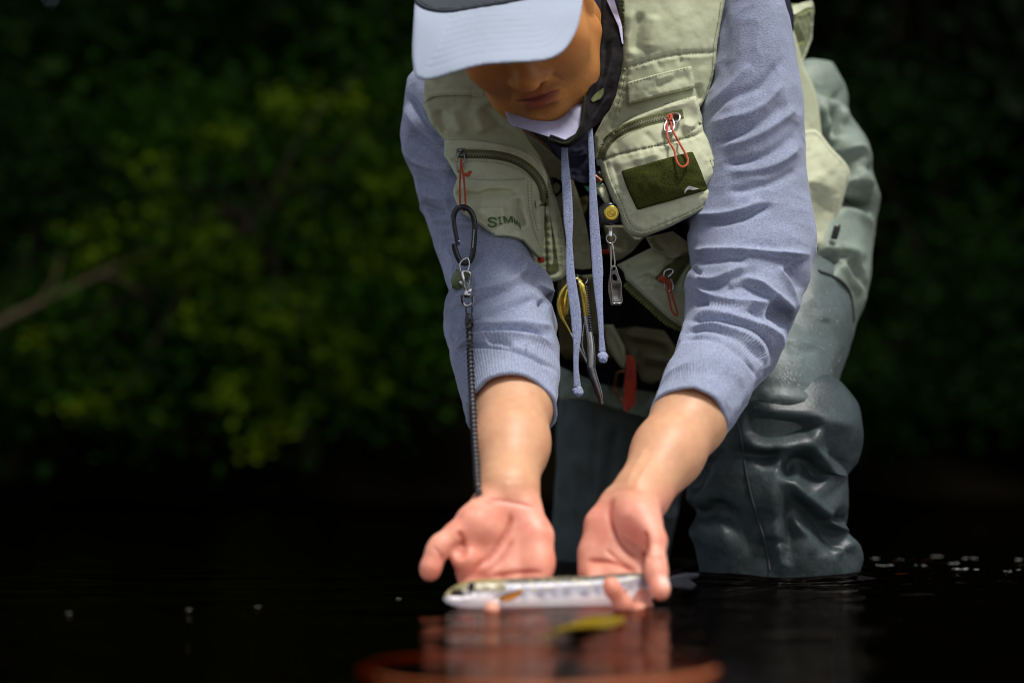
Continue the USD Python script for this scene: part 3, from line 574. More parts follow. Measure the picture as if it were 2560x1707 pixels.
# hand on the right: palm turned to the left, thumb over the tail, forefinger curling up in front
chain([(1602, 1238, 1.47, 26), (1578, 1280, 1.457, 24)], .014)
for (x, y, d, r) in ((1488, 1425, 1.44, 14), (1520, 1432, 1.43, 15), (1556, 1440, 1.42, 15), (1590, 1446, 1.412, 14)):
    chain([(1566 + (x - 1540) * .3, 1275, 1.462, 19), (x, y, d, r)], .012)
chain([(1540, 1262, 1.468, 15), (1500, 1310, 1.458, 13.5), (1482, 1380, 1.45, 12.5), (1478, 1436, 1.44, 12)], .012)
chain([(1592, 1262, 1.447, 20), (1598, 1296, 1.430, 20), (1618, 1330, 1.415, 15)], .012)
chain([(1610, 1310, 1.424, 16), (1634, 1352, 1.404, 12.3), (1636, 1405, 1.388, 10.6), (1640, 1428, 1.381, 10.4), (1650, 1472, 1.369, 8.6), (1651, 1478, 1.367, 7.4)], .007)       # thumb
B.ell(P(1560, 1365, 1.400), I3, (.016, .019, .020), .014, sub=True)
B.cone(P(1606, 1372, 1.395), P(1596, 1420, 1.388), .006, .007, .006, sub=True)
chain([(1590, 1446, 1.412, 11), (1612, 1530, 1.385, 9.2), (1582, 1532, 1.358, 8.6), (1556, 1508, 1.343, 8.2), (1531, 1470, 1.337, 7.8), (1525, 1460, 1.337, 7.0)], .005)   # forefinger, its tip in front of the fish
for x, t_ in ((1556, 1540), (1520, 1490), (1488, 1462)):
    chain([(x, 1440, 1.425, 11), ((x + t_) / 2, 1515, 1.40, 9.2), (t_, 1555, 1.37, 8.4), (t_ - 6, 1545, 1.35, 7.0)], .006)
hands = B.mesh()
# head
B = Body(HO - np.array([.15, .15, .16]), HO + np.array([.15, .15, .16]), .0019)
def he(c, rad, k=.01, sub=False): B.ell(hd(*c), HB, rad, k, sub)
def hc(a, b, ra, rb, k=.006, sub=False): B.cone(hd(*a), hd(*b), ra, rb, k, sub)
he((0, .03, -.01), (.077, .095, .098), .01); he((0, -.02, .02), (.072, .085, .075), .02)
hc((0, -.05, -.02), (0, -.15, -.09), .052, .056, .02)                                       # neck
hc((-.036, -.086, .036), (.036, -.086, .036), .031, .031, .025)                         # jaw
for s in (-1, 1):
    he((s * .043, -.028, .056), (.031, .034, .027), .022); hc((s * .060, -.055, .0), (s * .030, -.100, .050), .022, .018, .02)
he((0, -.103, .068), (.025, .016, .018), .016)                                          # chin
he((0, -.074, .068), (.031, .024, .0225), .014)                                         # muzzle under the lips
hc((-.045, .022, .072), (.045, .022, .072), .014, .014, .014)                              # brow
hc((0, .012, .078), (0, -.032, .098), .0100, .0125, .012)                                   # bridge of the nose
he((0, -.040, .102), (.0150, .0130, .0135), .007)
for s in (-1, 1):
    he((s * .0165, -.045, .089), (.0090, .0090, .0110), .005)
    he((s * .031, .0, .085), (.015, .012, .012), .008, sub=True); he((s * .031, -.001, .068), (.0125, .012, .0125), .003)
    he((s * .0085, -.0555, .093), (.0042, .0028, .0050), .003, sub=True)
hc((-.017, -.0670, .0835), (.017, -.0670, .0835), .0050, .0050, .006); hc((-.008, -.0655, .0885), (.008, -.0655, .0885), .0050, .0050, .006)   # upper lip
hc((-.015, -.0795, .0825), (.015, -.0795, .0825), .0062, .0062, .006); hc((-.006, -.0795, .0862), (.006, -.0795, .0862), .0062, .0062, .006)   # lower lip
he((0, -.0925, .0895), (.014, .005, .006), .010, sub=True)                                 # dip above the chin
for s in (-1, 1): he((s * .074, -.01, -.005), (.010, .030, .018), .006)
head = B.mesh(); del B.f
hv = np.array(head.vertices); hn = np.array(head.vertex_normals); hl0 = (hv - HO) @ HB
ml = np.abs(hl0[:, 1] + .0728 - .0012 * np.cos(hl0[:, 0] / .012)) ; gr = np.exp(-(ml / .0019) ** 2) * sm((.027 - np.abs(hl0[:, 0])) / .006) * (hl0[:, 2] > .055)
hv = hv - hn * (gr * .0034)[:, None]                                                         # the closed line of the mouth
nf = np.exp(-((np.abs(hl0[:, 0]) - (.023 + (-.045 - hl0[:, 1]) * .42)) / .0035) ** 2) * sm((hl0[:, 1] + .082) / .012) * sm((-.040 - hl0[:, 1]) / .01) * (hl0[:, 2] > .05); hv = hv - hn * (nf * .0016)[:, None]
head.vertices = hv
bm = trimesh.util.concatenate([head, hands, hidden])
trimesh.smoothing.filter_taubin(bm, iterations=6)
V = np.array(bm.vertices); N = np.array(bm.vertex_normals); x, y, D = proj(V); q2 = np.c_[x, y]
view = (V - CAM) / np.linalg.norm(V - CAM, axis=1, keepdims=True); fc = np.clip(-(N * view).sum(1) * 1.5, 0, 1)
CREASE = [('v', 8, [(870, 270), (860, 400), (800, 520), (700, 640), (580, 730)], 6, 1.5), ('v', 8, [(1150, 735), (1000, 730), (880, 745), (740, 770), (600, 790)], 6, 1.3), ('v', 8, [(900, 480), (820, 620), (720, 720), (600, 770)], 6, .9),
          ('v', 8, [(640, 215), (760, 205), (900, 225), (1080, 260)], 5, .8), ('v', 8, [(480, 430), (520, 500), (500, 560)], 6, 1.4), ('v', 8, [(300, 540), (350, 600), (380, 660)], 4, .7),
          ('v', 8, [(1410, 655), (1500, 650), (1620, 665), (1720, 700), (1820, 740)], 6, 1.5), ('v', 8, [(1640, 160), (1600, 300), (1640, 450), (1720, 570), (1830, 640)], 7, 1.6), ('v', 8, [(1560, 560), (1650, 640), (1760, 720)], 6, .9),
          ('v', 8, [(1850, 420), (1870, 540), (1860, 640)], 6, 1.6), ('v', 8, [(1530, 190), (1700, 130), (1850, 160)], 6, .8), ('r', 7, [(660, 790), (720, 660), (790, 540)], 7, .9), ('r', 7, [(720, 800), (790, 680), (840, 600)], 7, .7),
          ('r', 8, [(860, 190), (850, 60)], 9, .7), ('r', 8, [(930, 190), (940, 60)], 9, .6), ('v', 8, [(1880, 640), (1950, 625), (2010, 640)], 4, .6)]
cre = folds(q2, amp(CREASE, 1.9)) * fc; V = V + N * cre[:, None]; bm.vertices = V
base = np.array([.53, .285, .160]); pink = np.array([.66, .285, .20]); red = np.array([.60, .19, .125]); face = np.array([.43, .175, .040]); lipc = np.array([.22, .045, .025])  # face far darker than the arms: shade and grading put into its tint
tint = np.tile(base, (len(V), 1))
wt = sm((q2[:, 1] - 1190) / 90)[:, None]; tint = tint * (1 - wt) + pink * wt
nz = meshkit.fbm(V * 45, 3)[:, None]; tint = tint * (1 - .55 * wt * sm((nz - .42) / .25)) + red * .55 * wt * sm((nz - .42) / .25)
for (px_, py_, dd, rad) in ((1175, 1398, 1.417, .018), (1074, 1425, 1.41, .016), (1490, 1440, 1.44, .02), (1650, 1480, 1.367, .012), (1526, 1462, 1.337, .016), (1345, 1435, 1.42, .018)):
    w = np.exp(-(np.linalg.norm(V - P(px_, py_, dd), axis=1) / rad) ** 2)[:, None] * .75; tint = tint * (1 - w) + red * w
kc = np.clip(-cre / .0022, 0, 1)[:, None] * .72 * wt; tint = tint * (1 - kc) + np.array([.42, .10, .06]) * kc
mot = meshkit.fbm(V * 130, 3)[:, None]; hm = sm((.20 - np.linalg.norm((V - HO) @ HB, axis=1)) / .03)[:, None]; tint = tint * (1 + (mot - .5) * (.3 + .7 * hm) * np.array([.5, 1, 1]))
nail = np.exp(-(np.linalg.norm(V - P(1663, 1455, 1.366), axis=1) / .0065) ** 4)[:, None]; tint = tint * (1 - nail) + np.array([.74, .46, .38]) * nail
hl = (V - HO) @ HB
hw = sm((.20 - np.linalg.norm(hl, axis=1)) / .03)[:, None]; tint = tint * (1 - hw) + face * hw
lp = np.exp(-((np.abs(hl[:, 0]) / .023) ** 4 + ((hl[:, 1] + .0725) / .0105) ** 4))[:, None] * (hl[:, 2] > .06)[:, None]; tint = tint * (1 - lp) + lipc * lp
chk = np.exp(-(((np.abs(hl[:, 0]) - .04) / .022) ** 2 + ((hl[:, 1] + .03) / .022) ** 2))[:, None] * hw * .35; tint = tint * (1 - chk) + np.array([.50, .19, .08]) * chk
stb = (sm((-.052 - hl[:, 1]) / .012) * sm((hl[:, 2] - .03) / .02) * sm((meshkit.fbm(V * 600, 2) - .35) / .3))[:, None] * (1 - lp) * hw * .22; tint = tint * (1 - stb) + np.array([.10, .06, .03]) * stb
brow = np.exp(-(((np.abs(hl[:, 0]) - .033) / .022) ** 4 + ((hl[:, 1] - .022) / .006) ** 2))[:, None] * (hl[:, 2] > .05)[:, None]; tint = tint * (1 - brow) + .03 * brow
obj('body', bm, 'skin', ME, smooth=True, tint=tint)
# short hair in front of the ear
hs = Body(HO - .16, HO + .16, .0032)
def hp(c, rad): hs.ell(hd(*c), HB, rad, .01)
hp((0, .045, -.028), (.080, .085, .092)); hp((.068, .012, .012), (.009, .034, .013)); hp((-.068, .012, .012), (.009, .034, .013)); hp((0, -.02, -.055), (.07, .06, .055))
hs.ell(hd(0, .01, .085), HB, (.075, .09, .06), .008, sub=True)
obj('hair', hs.mesh(), 'hair', ME, smooth=True)

# --- cap: crown above the picture, white visor with rows of stitching
brim_low = spl(C(1, [(185, 520), (196, 620), (225, 700), (300, 731), (420, 712), (600, 655), (800, 602), (1000, 580), (1280, 565), (1440, 541), (1570, 470), (1660, 350), (1715, 220), (1745, 60)]), 90)
brim = np.vstack([C(1, [(215, -90), (205, 60), (193, 250), (184, 420)]), brim_low, C(1, [(1760, -90), (1600, -230), (900, -260), (400, -220)])])
bD = Rbf(np.c_[C(1, [(200, 0), (190, 400), (240, 700), (600, 640), (1000, 575), (1450, 530), (1700, 250), (1750, 0), (600, 90), (1000, 30), (1500, -40), (600, 350), (1100, 300), (1500, 250), (300, -200), (900, -230), (1600, -200)]),
               [1.560, 1.522, 1.490, 1.462, 1.452, 1.466, 1.512, 1.545, 1.545, 1.540, 1.550, 1.505, 1.492, 1.505, 1.60, 1.60, 1.60]])
def brim_rows(q, e):
    s, t = curve_dist(q, brim_low); s = np.abs(s)
    k = sm((t - .08) / .1) * sm((.95 - t) / .12) * (s > 20) * (s < 152)
    return k * .0017 * -np.exp(-(((s - 22) % 14.5 - 7) / 2.4) ** 2)
vis = Patch(brim, bD, g=5, rim=12, rim_d=.0022, thick=.0035, rnd=6, extra=brim_rows, noise=.0001)
cr = Body((-.22, 1.3, .36), (.16, 1.95, .80), .004)
cc_ = P(1268, -150, 1.655); cr.ell(cc_, HB, (.089, .095, .102), .01); cr.cone(P(1268, -100, 1.66), hd(0, .05, -.03), .085, .084, .02)
crown = cr.mesh(); cv = np.array(crown.vertices); 
# open below the band: keep what lies above the visor's root
keepf = ((cv - hd(0, .035, 0)) @ HB[:, 1] > 0)[crown.faces].all(1)
crown.update_faces(keepf); crown.remove_unreferenced_vertices()
cap = obj('cap', crown, 'cap_crown', ME, smooth=True)
obj('visor', vis.mesh, 'cap_brim', cap, label='white visor with rows of stitching')
crp = Patch(C(1, [(205, -260), (205, -25), (262, 42), (362, 84), (480, 100), (640, 86), (860, 50), (1120, 4), (1400, -42), (1600, -90), (1600, -260)]), lambda q: vis.D(q) - .006 + np.clip((20 - q[:, 1]) / 90, 0, 1) ** 2 * .012, g=5, thick=.01, rim=8, rim_d=.004, noise=.0006)
obj('crown_panel', crp.mesh, 'cap_crown', cap)
obj('visor_band', px_tube(1, [(205, -20), (260, 45), (360, 86), (480, 102), (640, 88), (860, 52), (1120, 6), (1400, -40)], lambda q: vis.D(q) - .002, .0022, n=50), 'cap_crown', cap)

# --- waders
hipst = [(1900, 215, 2040, 245, 2.22, .10), (1880, 262, 2103, 264, 2.21, .12), (1860, 300, 2110, 289, 2.20, .13), (1840, 365, 2097, 360, 2.18, .13), (1830, 390, 2130, 376, 2.17, .14), (1820, 430, 2164, 412, 2.16, .14), (1815, 480, 2174, 467, 2.15, .14), (1812, 540, 2192, 528, 2.14, .14),
         (1812, 575, 2184, 570, 2.13, .14), (1810, 620, 2175, 612, 2.12, .14), (1806, 730, 2164, 727, 2.06, .135), (1800, 810, 2140, 806, 2.02, .13), (1795, 860, 2126, 850, 1.99, .125)]
HIPF = [('r', 9, [(198, 348), (226, 385), (232, 440)], 9, 7), ('v', 9, [(228, 345), (250, 385), (246, 440)], 10, 7), ('r', 9, [(262, 352), (268, 372), (252, 420)], 8, 6), ('v', 9, [(180, 370), (200, 410), (205, 470)], 10, 6), ('r', 9, [(300, 560), (330, 590), (358, 650)], 9, 6), ('v', 9, [(258, 648), (300, 660), (345, 675), (378, 690)], 14, 16), ('r', 9, [(240, 700), (285, 695), (330, 712), (366, 738)], 10, 8), ('r', 9, [(255, 505), (290, 492), (322, 515), (340, 560)], 12, 9), ('v', 9, [(250, 480), (262, 530), (300, 560)], 14, 10), ('v', 9, [(205, 430), (240, 470), (258, 482)], 14, 10),
        ('r', 9, [(190, 820), (260, 822), (350, 832)], 9, 7), ('v', 9, [(190, 850), (225, 855), (250, 848)], 9, 12), ('r', 9, [(225, 820), (262, 880), (300, 930), (318, 962)], 8, 7), ('r', 9, [(265, 800), (300, 850), (330, 920), (344, 940)], 8, 6), ('r', 9, [(342, 850), (330, 930), (312, 1020)], 8, 6), ('v', 9, [(300, 860), (318, 905), (330, 950)], 8, 6),
        ('r', 9, [(200, 330), (240, 350), (268, 360)], 10, 6), ('v', 9, [(215, 360), (240, 400), (246, 450)], 12, 7), ('r', 9, [(285, 590), (320, 600), (352, 612)], 10, 5)]
hip = Loft(hipst, ns=170, nt=150, fl=amp(HIPF, 1.0, 1.0, True), fac=amp(HIPF, 1.5), inner=0, noise=.0010, wr=(.0035, 16))
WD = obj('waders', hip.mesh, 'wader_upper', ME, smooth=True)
thst = [(1700, 585, 2000, 650, 2.03, .10), (1730, 640, 2040, 672, 2.05, .115), (1760, 680, 2068, 700, 2.05, .12), (1775, 740, 2112, 742, 2.035, .125), (1785, 800, 2135, 812, 2.01, .125), (1790, 860, 2130, 850, 1.985, .122), (1785, 920, 2109, 917, 1.96, .12), (1770, 985, 2086, 985, 1.925, .119), (1765, 1045, 2064, 1042, 1.897, .114), (1765, 1110, 2050, 1120, 1.90, .10)]
THF = [('v', 7, [(1500, 170), (1640, 175), (1760, 190), (1860, 230)], 12, 4), ('r', 7, [(1480, 215), (1620, 235), (1760, 240), (1900, 215)], 13, 4.5), ('v', 7, [(1440, 255), (1560, 290), (1720, 310), (1880, 300)], 10, 4), ('r', 9, [(150, 960), (190, 1000), (200, 1060)], 16, 4), ('v', 9, [(80, 1120), (140, 1150), (190, 1140)], 12, 4), ('r', 9, [(60, 1290), (120, 1310), (200, 1290)], 12, 4)]
thigh = Loft(thst, ns=150, nt=150, fl=amp(THF, .9), inner=0, noise=.0010, wr=(.0022, 14))
thigh_poly = Polygon([(s_[0] + 12, s_[1]) for s_ in thst] + [(s_[2] - 14, s_[3]) for s_ in thst[::-1]]).buffer(0)
obj('thigh_panel', thigh.mesh, 'wader', WD, smooth=True, label='blue grey thigh of the near leg, wet and speckled')
rd_ = np.random.default_rng(21); dr = []
for k in range(420):
    if k < 300: q_ = C(6, [(rd_.normal(1395, 75), rd_.normal(1440, 90))])
    else: q_ = C(9, [(rd_.uniform(90, 265), rd_.uniform(900, 1300))])
    if not thigh_poly.contains(shapely.Point(*q_[0])): continue
    m_d = trimesh.creation.icosphere(1, 1.0); s_d = rd_.uniform(.0003, .0008) * (1.3 if rd_.random() < .1 else 1); m_d.apply_scale([s_d, s_d * .5, s_d * rd_.uniform(.8, 1.8)]); m_d.apply_translation(P(q_[0, 0], q_[0, 1], thigh.D(q_)[0])); dr.append(m_d)
obj('water_droplet', cat(dr), 'droplet', WD, smooth=60, kind='stuff')
lgst = [(1815, 988, 2060, 1020, 1.935, .05), (1778, 1010, 2122, 1046, 1.92, .088), (1752, 1050, 2142, 1076, 1.902, .112), (1738, 1105, 2149, 1100, 1.897, .116), (1731, 1155, 2136, 1158, 1.895, .112), (1722, 1205, 2110, 1200, 1.89, .105), (1718, 1244, 2113, 1240, 1.885, .104), (1743, 1282, 2112, 1284, 1.885, .10), (1726, 1330, 2106, 1324, 1.882, .098), (1738, 1362, 2142, 1360, 1.88, .098), (1746, 1395, 2150, 1388, 1.88, .097),
        (1750, 1425, 2140, 1420, 1.88, .094), (1755, 1480, 2110, 1480, 1.89, .085), (1775, 1600, 2080, 1600, 1.90, .075), (1780, 1950, 2075, 1950, 1.92, .065)]
LGF = [('r', 7, [(1480, 640), (1540, 800), (1560, 960)], 9, 6), ('r', 7, [(1700, 1010), (1790, 1110), (1830, 1230)], 9, 6), ('v', 7, [(1600, 1130), (1560, 1220), (1570, 1300)], 10, 5), ('r', 7, [(1240, 1000), (1300, 1100), (1310, 1230)], 9, 6), ('r', 7, [(1160, 640), (1100, 760), (1085, 880)], 8, 6), ('r', 7, [(1950, 820), (2000, 900), (2010, 1000)], 8, 6), ('s', 7, [(1400, 255), (1500, 305), (1620, 340), (1760, 362), (1900, 382), (2040, 400), (2110, 440)], 9, -3), ('r', 7, [(1420, 300), (1540, 335), (1700, 360), (1900, 385), (2080, 410)], 9, 8), ('v', 7, [(1440, 420), (1560, 425), (1700, 408), (1850, 395)], 14, 11), ('r', 7, [(1400, 470), (1480, 540), (1620, 545), (1780, 512), (1870, 440), (1880, 400)], 10, 9),
       ('v', 7, [(1450, 590), (1540, 605), (1640, 570)], 13, 9), ('r', 7, [(1650, 550), (1610, 680), (1590, 880), (1605, 1120), (1640, 1260)], 12, 9), ('v', 7, [(1660, 720), (1690, 640), (1780, 640), (1880, 740)], 15, 11), ('r', 7, [(1630, 725), (1740, 820), (1860, 925), (1980, 1040), (2100, 1150)], 9, 11), ('v', 7, [(1700, 850), (1820, 960), (1930, 1080), (2040, 1200)], 16, 9),
       ('r', 7, [(1800, 500), (1880, 590), (1960, 680), (2030, 745)], 9, 10), ('v', 7, [(1930, 560), (2000, 640), (2060, 660)], 12, 8), ('v', 7, [(1930, 980), (1990, 1000), (2030, 985)], 9, 9), ('v', 7, [(1660, 920), (1690, 1080), (1660, 1240)], 13, 6), ('r', 7, [(1740, 1120), (1760, 1220), (1740, 1320)], 16, 5), ('v', 7, [(1180, 880), (1280, 940), (1370, 1060), (1440, 1220)], 15, 8), ('r', 7, [(1310, 540), (1230, 720), (1130, 930)], 12, 9),
       ('v', 7, [(1200, 560), (1130, 700), (1080, 830)], 15, 7), ('r', 7, [(1100, 1000), (1200, 1080), (1280, 1200)], 12, 6), ('v', 7, [(1045, 870), (1100, 930), (1150, 960)], 10, 10), ('v', 7, [(1380, 960), (1450, 1060), (1480, 1200)], 12, 4), ('r', 7, [(1880, 560), (1870, 700), (1930, 830)], 14, 5), ('r', 7, [(1960, 1230), (2040, 1170), (2110, 1130)], 12, 6), ('v', 7, [(1900, 1180), (1990, 1160), (2080, 1180)], 14, 5)]
leg = Loft(lgst, ns=230, nt=190, fl=amp(LGF, .3, 1.2, True), fac=amp([f for f in LGF if f[0] in 'rv'], 1.25), inner=0, noise=.0008, power=2.25, wr=(.0018, 11))
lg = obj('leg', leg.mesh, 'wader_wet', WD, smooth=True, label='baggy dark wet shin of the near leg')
seam = [(7, [(1355, 375), (1385, 500), (1405, 640), (1430, 780), (1465, 920), (1510, 1060), (1545, 1200), (1562, 1310)])]
obj('seam', px_tube(7, seam[0][1], lambda q: leg.D(q) - .0012, .0017, n=60), 'wader_thread', WD)
obj('seam_stitching', stitches([(7, [(p_[0] + 14, p_[1]) for p_ in seam[0][1]])], leg, dash=5, gap=4.5, w=5, off=.0006), 'wader_thread', WD, smooth=False, kind='stuff')
obj('seam', px_tube(9, [(175, 882), (215, 893), (260, 915), (290, 950), (302, 1000), (305, 1050)], lambda q: np.minimum(thigh.D(q), hip.D(q)) - .001, .0022, n=50), 'wader_thread', WD)
lfst = [(1400, 900, 1770, 880, 2.16, .10), (1398, 1000, 1740, 1010, 2.17, .10), (1392, 1100, 1722, 1110, 2.17, .098), (1388, 1200, 1712, 1200, 2.165, .095), (1378, 1300, 1690, 1300, 2.16, .092), (1368, 1396, 1670, 1396, 2.15, .09), (1370, 1480, 1650, 1480, 2.15, .085), (1380, 1900, 1630, 1900, 2.16, .07)]
LFF = [('v', 7, [(500, 300), (470, 560), (440, 940)], 4, 3), ('r', 7, [(300, 320), (280, 560), (260, 900)], 14, 4), ('v', 7, [(900, 960), (980, 900), (1050, 800)], 12, 9), ('r', 7, [(930, 1010), (1010, 880), (1060, 740)], 9, 7), ('v', 7, [(620, 360), (560, 700), (520, 1000)], 14, 5), ('r', 7, [(330, 560), (360, 760), (330, 1000)], 14, 4)]
legl = Loft(lfst, ns=120, nt=110, fl=LFF, inner=0, noise=.001, wr=(.004, 9))
obj('leg', legl.mesh, 'wader_far', WD, smooth=True, label='dark far leg standing behind the forearms')
crotch = Patch(C(10, [(330, 560), (330, 1215), (560, 1235), (800, 1270), (1100, 1360), (1560, 1480), (1760, 1500), (1760, 700), (1200, 420)]), Rbf(np.c_[C(10, [(330, 600), (330, 1200), (900, 700), (900, 1280), (1600, 800), (1600, 1450)]), [2.07, 2.05, 2.02, 2.035, 2.04, 2.03]]), g=7, rim=16, rim_d=.004, thick=.02, noise=.002,
               fl=[('r', 10, [(340, 1180), (700, 1230), (1000, 1300), (1500, 1440)], 6, 3), ('v', 10, [(500, 800), (700, 900), (1000, 980)], 14, 8), ('r', 10, [(350, 850), (600, 960), (800, 1100)], 12, 6)])
obj('crotch_panel', crotch.mesh, 'wader_upper', WD)
# chest of the waders between the open vest fronts
bib = Patch([(1335, 395), (1560, 360), (1720, 560), (1760, 800), (1760, 1000), (1500, 960), (1360, 900), (1330, 700)], Rbf([(1450, 420, 1.865), (1560, 420, 1.85), (1400, 600, 1.86), (1650, 600, 1.86), (1400, 800, 1.92), (1700, 800, 1.93), (1500, 950, 2.0), (1700, 980, 2.0)]), g=7, thick=.02, noise=.002)
bb = obj('bib', bib.mesh, 'black_trim', WD)
kh1 = Patch(C(3, [(1190, 90), (1345, 195), (1470, 300), (1570, 400), (1590, 700), (1600, 1000), (1620, 1250), (1600, 1380), (1480, 900), (1380, 500)]), bib.over(.020), g=5, thick=.006, rim=8, rim_d=.003, noise=.0006)
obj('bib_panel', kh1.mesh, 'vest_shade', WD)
pouch = Patch(C(3, [(1560, 380), (1600, 400), (1660, 540), (1720, 720), (1780, 950), (1815, 1150), (1832, 1362), (1740, 1375), (1662, 1362), (1630, 1200), (1580, 800)]), lambda q: bib.D(q) - .026 - .016 * np.sqrt(np.clip(1 - ((q[:, 0] - (1418 + (q[:, 1] - 420) * .17)) / 42) ** 2, 0, 1)), g=4, thick=.02, noise=.0003)
obj('rod_tube', pouch.mesh, 'vest_shade', WD)
rim_ = Patch(C(3, [(1660, 1360), (1745, 1372), (1836, 1360), (1838, 1410), (1750, 1422), (1664, 1408)]), lambda q: bib.D(q) - .045, g=4, thick=.012, rim=6, rim_d=.003)
obj('tube_rim', rim_.mesh, 'black_trim', WD)
dd = Polygon(C(3, [(1443, 522), (1500, 530), (1560, 562), (1575, 620), (1550, 670), (1485, 728), (1470, 640)])).difference(Polygon(C(3, [(1480, 580), (1520, 582), (1548, 610), (1540, 640), (1500, 672), (1490, 630)])))
obj('printed_letter', Patch(dd, kh1.over(.0012), g=3, thick=.001, noise=0).mesh, 'black_trim', WD)
kh2 = Patch(C(4, [(770, 830), (990, 830), (1130, 960), (1240, 950), (1190, 1000), (1080, 1130), (960, 1210), (890, 1235), (840, 1180), (815, 1020)]), bib.over(.020), g=5, thick=.006, rim=6, rim_d=.003)
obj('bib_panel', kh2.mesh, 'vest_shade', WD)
obj('teal_print', Patch(C(4, [(540, 385), (640, 395), (720, 340), (730, 470), (660, 500), (600, 460)]), bib.over(.003), g=4, thick=.001).mesh, 'teal_print', WD)
obj('yellow_print', Patch(C(4, [(480, 520), (590, 490), (600, 560), (540, 720), (500, 640)]), bib.over(.003), g=4, thick=.001).mesh, 'dark_khaki', WD)
obj('red_print', Patch(C(4, [(722, 1108), (835, 1100), (832, 1150), (722, 1158)]), bib.over(.004), g=4, thick=.001).mesh, 'red_strap', WD)
obj('pouch_cloth', Patch(C(10, [(300, 60), (420, 20), (660, 100), (760, 300), (860, 300), (920, 500), (900, 740), (620, 700), (420, 660), (340, 560)]), lambda q: bib.D(q) - .03, g=6, thick=.01, noise=.003, rim=20, rim_d=.01).mesh, 'dark_khaki', WD)
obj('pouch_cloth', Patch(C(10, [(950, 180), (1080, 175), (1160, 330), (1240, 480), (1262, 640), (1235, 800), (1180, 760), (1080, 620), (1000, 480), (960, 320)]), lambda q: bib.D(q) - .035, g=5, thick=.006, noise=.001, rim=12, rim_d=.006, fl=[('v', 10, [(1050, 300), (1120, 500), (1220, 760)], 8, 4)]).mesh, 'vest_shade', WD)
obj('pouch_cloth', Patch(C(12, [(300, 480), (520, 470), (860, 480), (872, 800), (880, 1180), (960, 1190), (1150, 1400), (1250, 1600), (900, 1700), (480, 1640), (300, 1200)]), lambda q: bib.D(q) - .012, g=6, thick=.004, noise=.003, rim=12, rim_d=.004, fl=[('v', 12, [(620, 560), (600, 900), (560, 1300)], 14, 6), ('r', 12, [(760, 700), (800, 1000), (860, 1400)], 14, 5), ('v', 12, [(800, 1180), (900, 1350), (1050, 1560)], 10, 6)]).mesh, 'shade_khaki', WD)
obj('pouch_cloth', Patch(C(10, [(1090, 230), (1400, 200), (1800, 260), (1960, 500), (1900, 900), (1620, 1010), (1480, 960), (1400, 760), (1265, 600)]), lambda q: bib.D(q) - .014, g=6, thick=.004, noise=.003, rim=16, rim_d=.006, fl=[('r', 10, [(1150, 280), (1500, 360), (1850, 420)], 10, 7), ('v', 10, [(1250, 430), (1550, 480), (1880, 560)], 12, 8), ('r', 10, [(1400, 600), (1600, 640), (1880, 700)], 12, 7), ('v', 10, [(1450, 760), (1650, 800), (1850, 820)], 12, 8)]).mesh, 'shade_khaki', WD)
obj('strap', Patch(C(10, [(1265, 610), (1345, 600), (1395, 720), (1405, 1000), (1385, 1320), (1310, 1330), (1300, 1390), (1240, 1385), (1225, 1300), (1235, 1000), (1262, 800)]), lambda q: bib.D(q) - .045, g=5, thick=.004, rim=6, rim_d=.002, puff=.004).mesh, 'red_strap', WD, label='red webbing pull')
obj('buckle', px_tube(10, [(1240, 830), (1150, 845), (1120, 960), (1100, 1060), (1160, 1180), (1230, 1300)], lambda q: bib.D(q) - .04, .0022, n=30), 'copper', WD)

# --- sweatshirt: trunk, sleeves with pushed-up cuffs, cords
tb = Body((-.20, 1.6, .15), (.40, 2.45, .85), .006)
tb.cone(P(1480, 60, 1.85), P(1500, 330, 1.985), .085, .10, .03); tb.cone(P(1500, 330, 1.985), P(1690, 600, 2.12), .10, .105, .03); tb.cone(P(1180, 150, 1.90), P(1500, 200, 1.96), .065, .10, .04); tb.cone(P(1500, 200, 1.96), P(1850, 60, 1.87), .10, .07, .04)
SW = obj('sweatshirt', tb.mesh(), 'navy_lining', ME, smooth=True)
rst = [(1850, -190, 1905, -200, 1.82, .05), (1826, -120, 1915, -110, 1.80, .06), (1813, 0, 1931, 0, 1.775, .066), (1805, 44, 1958, 41, 1.770, .068), (1791, 120, 1978, 112, 1.76, .070), (1776, 205, 1992, 204, 1.755, .072), (1754, 272, 2005, 272, 1.75, .074), (1752, 335, 2007, 338, 1.745, .075), (1745, 405, 2010, 408, 1.74, .075), (1735, 490, 2019, 490, 1.735, .074), (1727, 560, 2032, 560, 1.725, .073), (1722, 600, 2040, 615, 1.72, .073),
       (1727, 660, 2036, 645, 1.71, .073), (1712, 705, 2022, 703, 1.70, .072), (1716, 745, 2002, 748, 1.69, .072), (1718, 785, 1982, 815, 1.678, .070), (1710, 815, 1962, 838, 1.67, .067), (1704, 835, 1958, 862, 1.66, .062), (1690, 870, 1950, 890, 1.65, .058), (1676, 905, 1922, 925, 1.635, .054), (1655, 955, 1893, 955, 1.605, .0515), (1644, 985, 1850, 1035, 1.585, .050), (1635, 1006, 1808, 1086, 1.562, .049)]
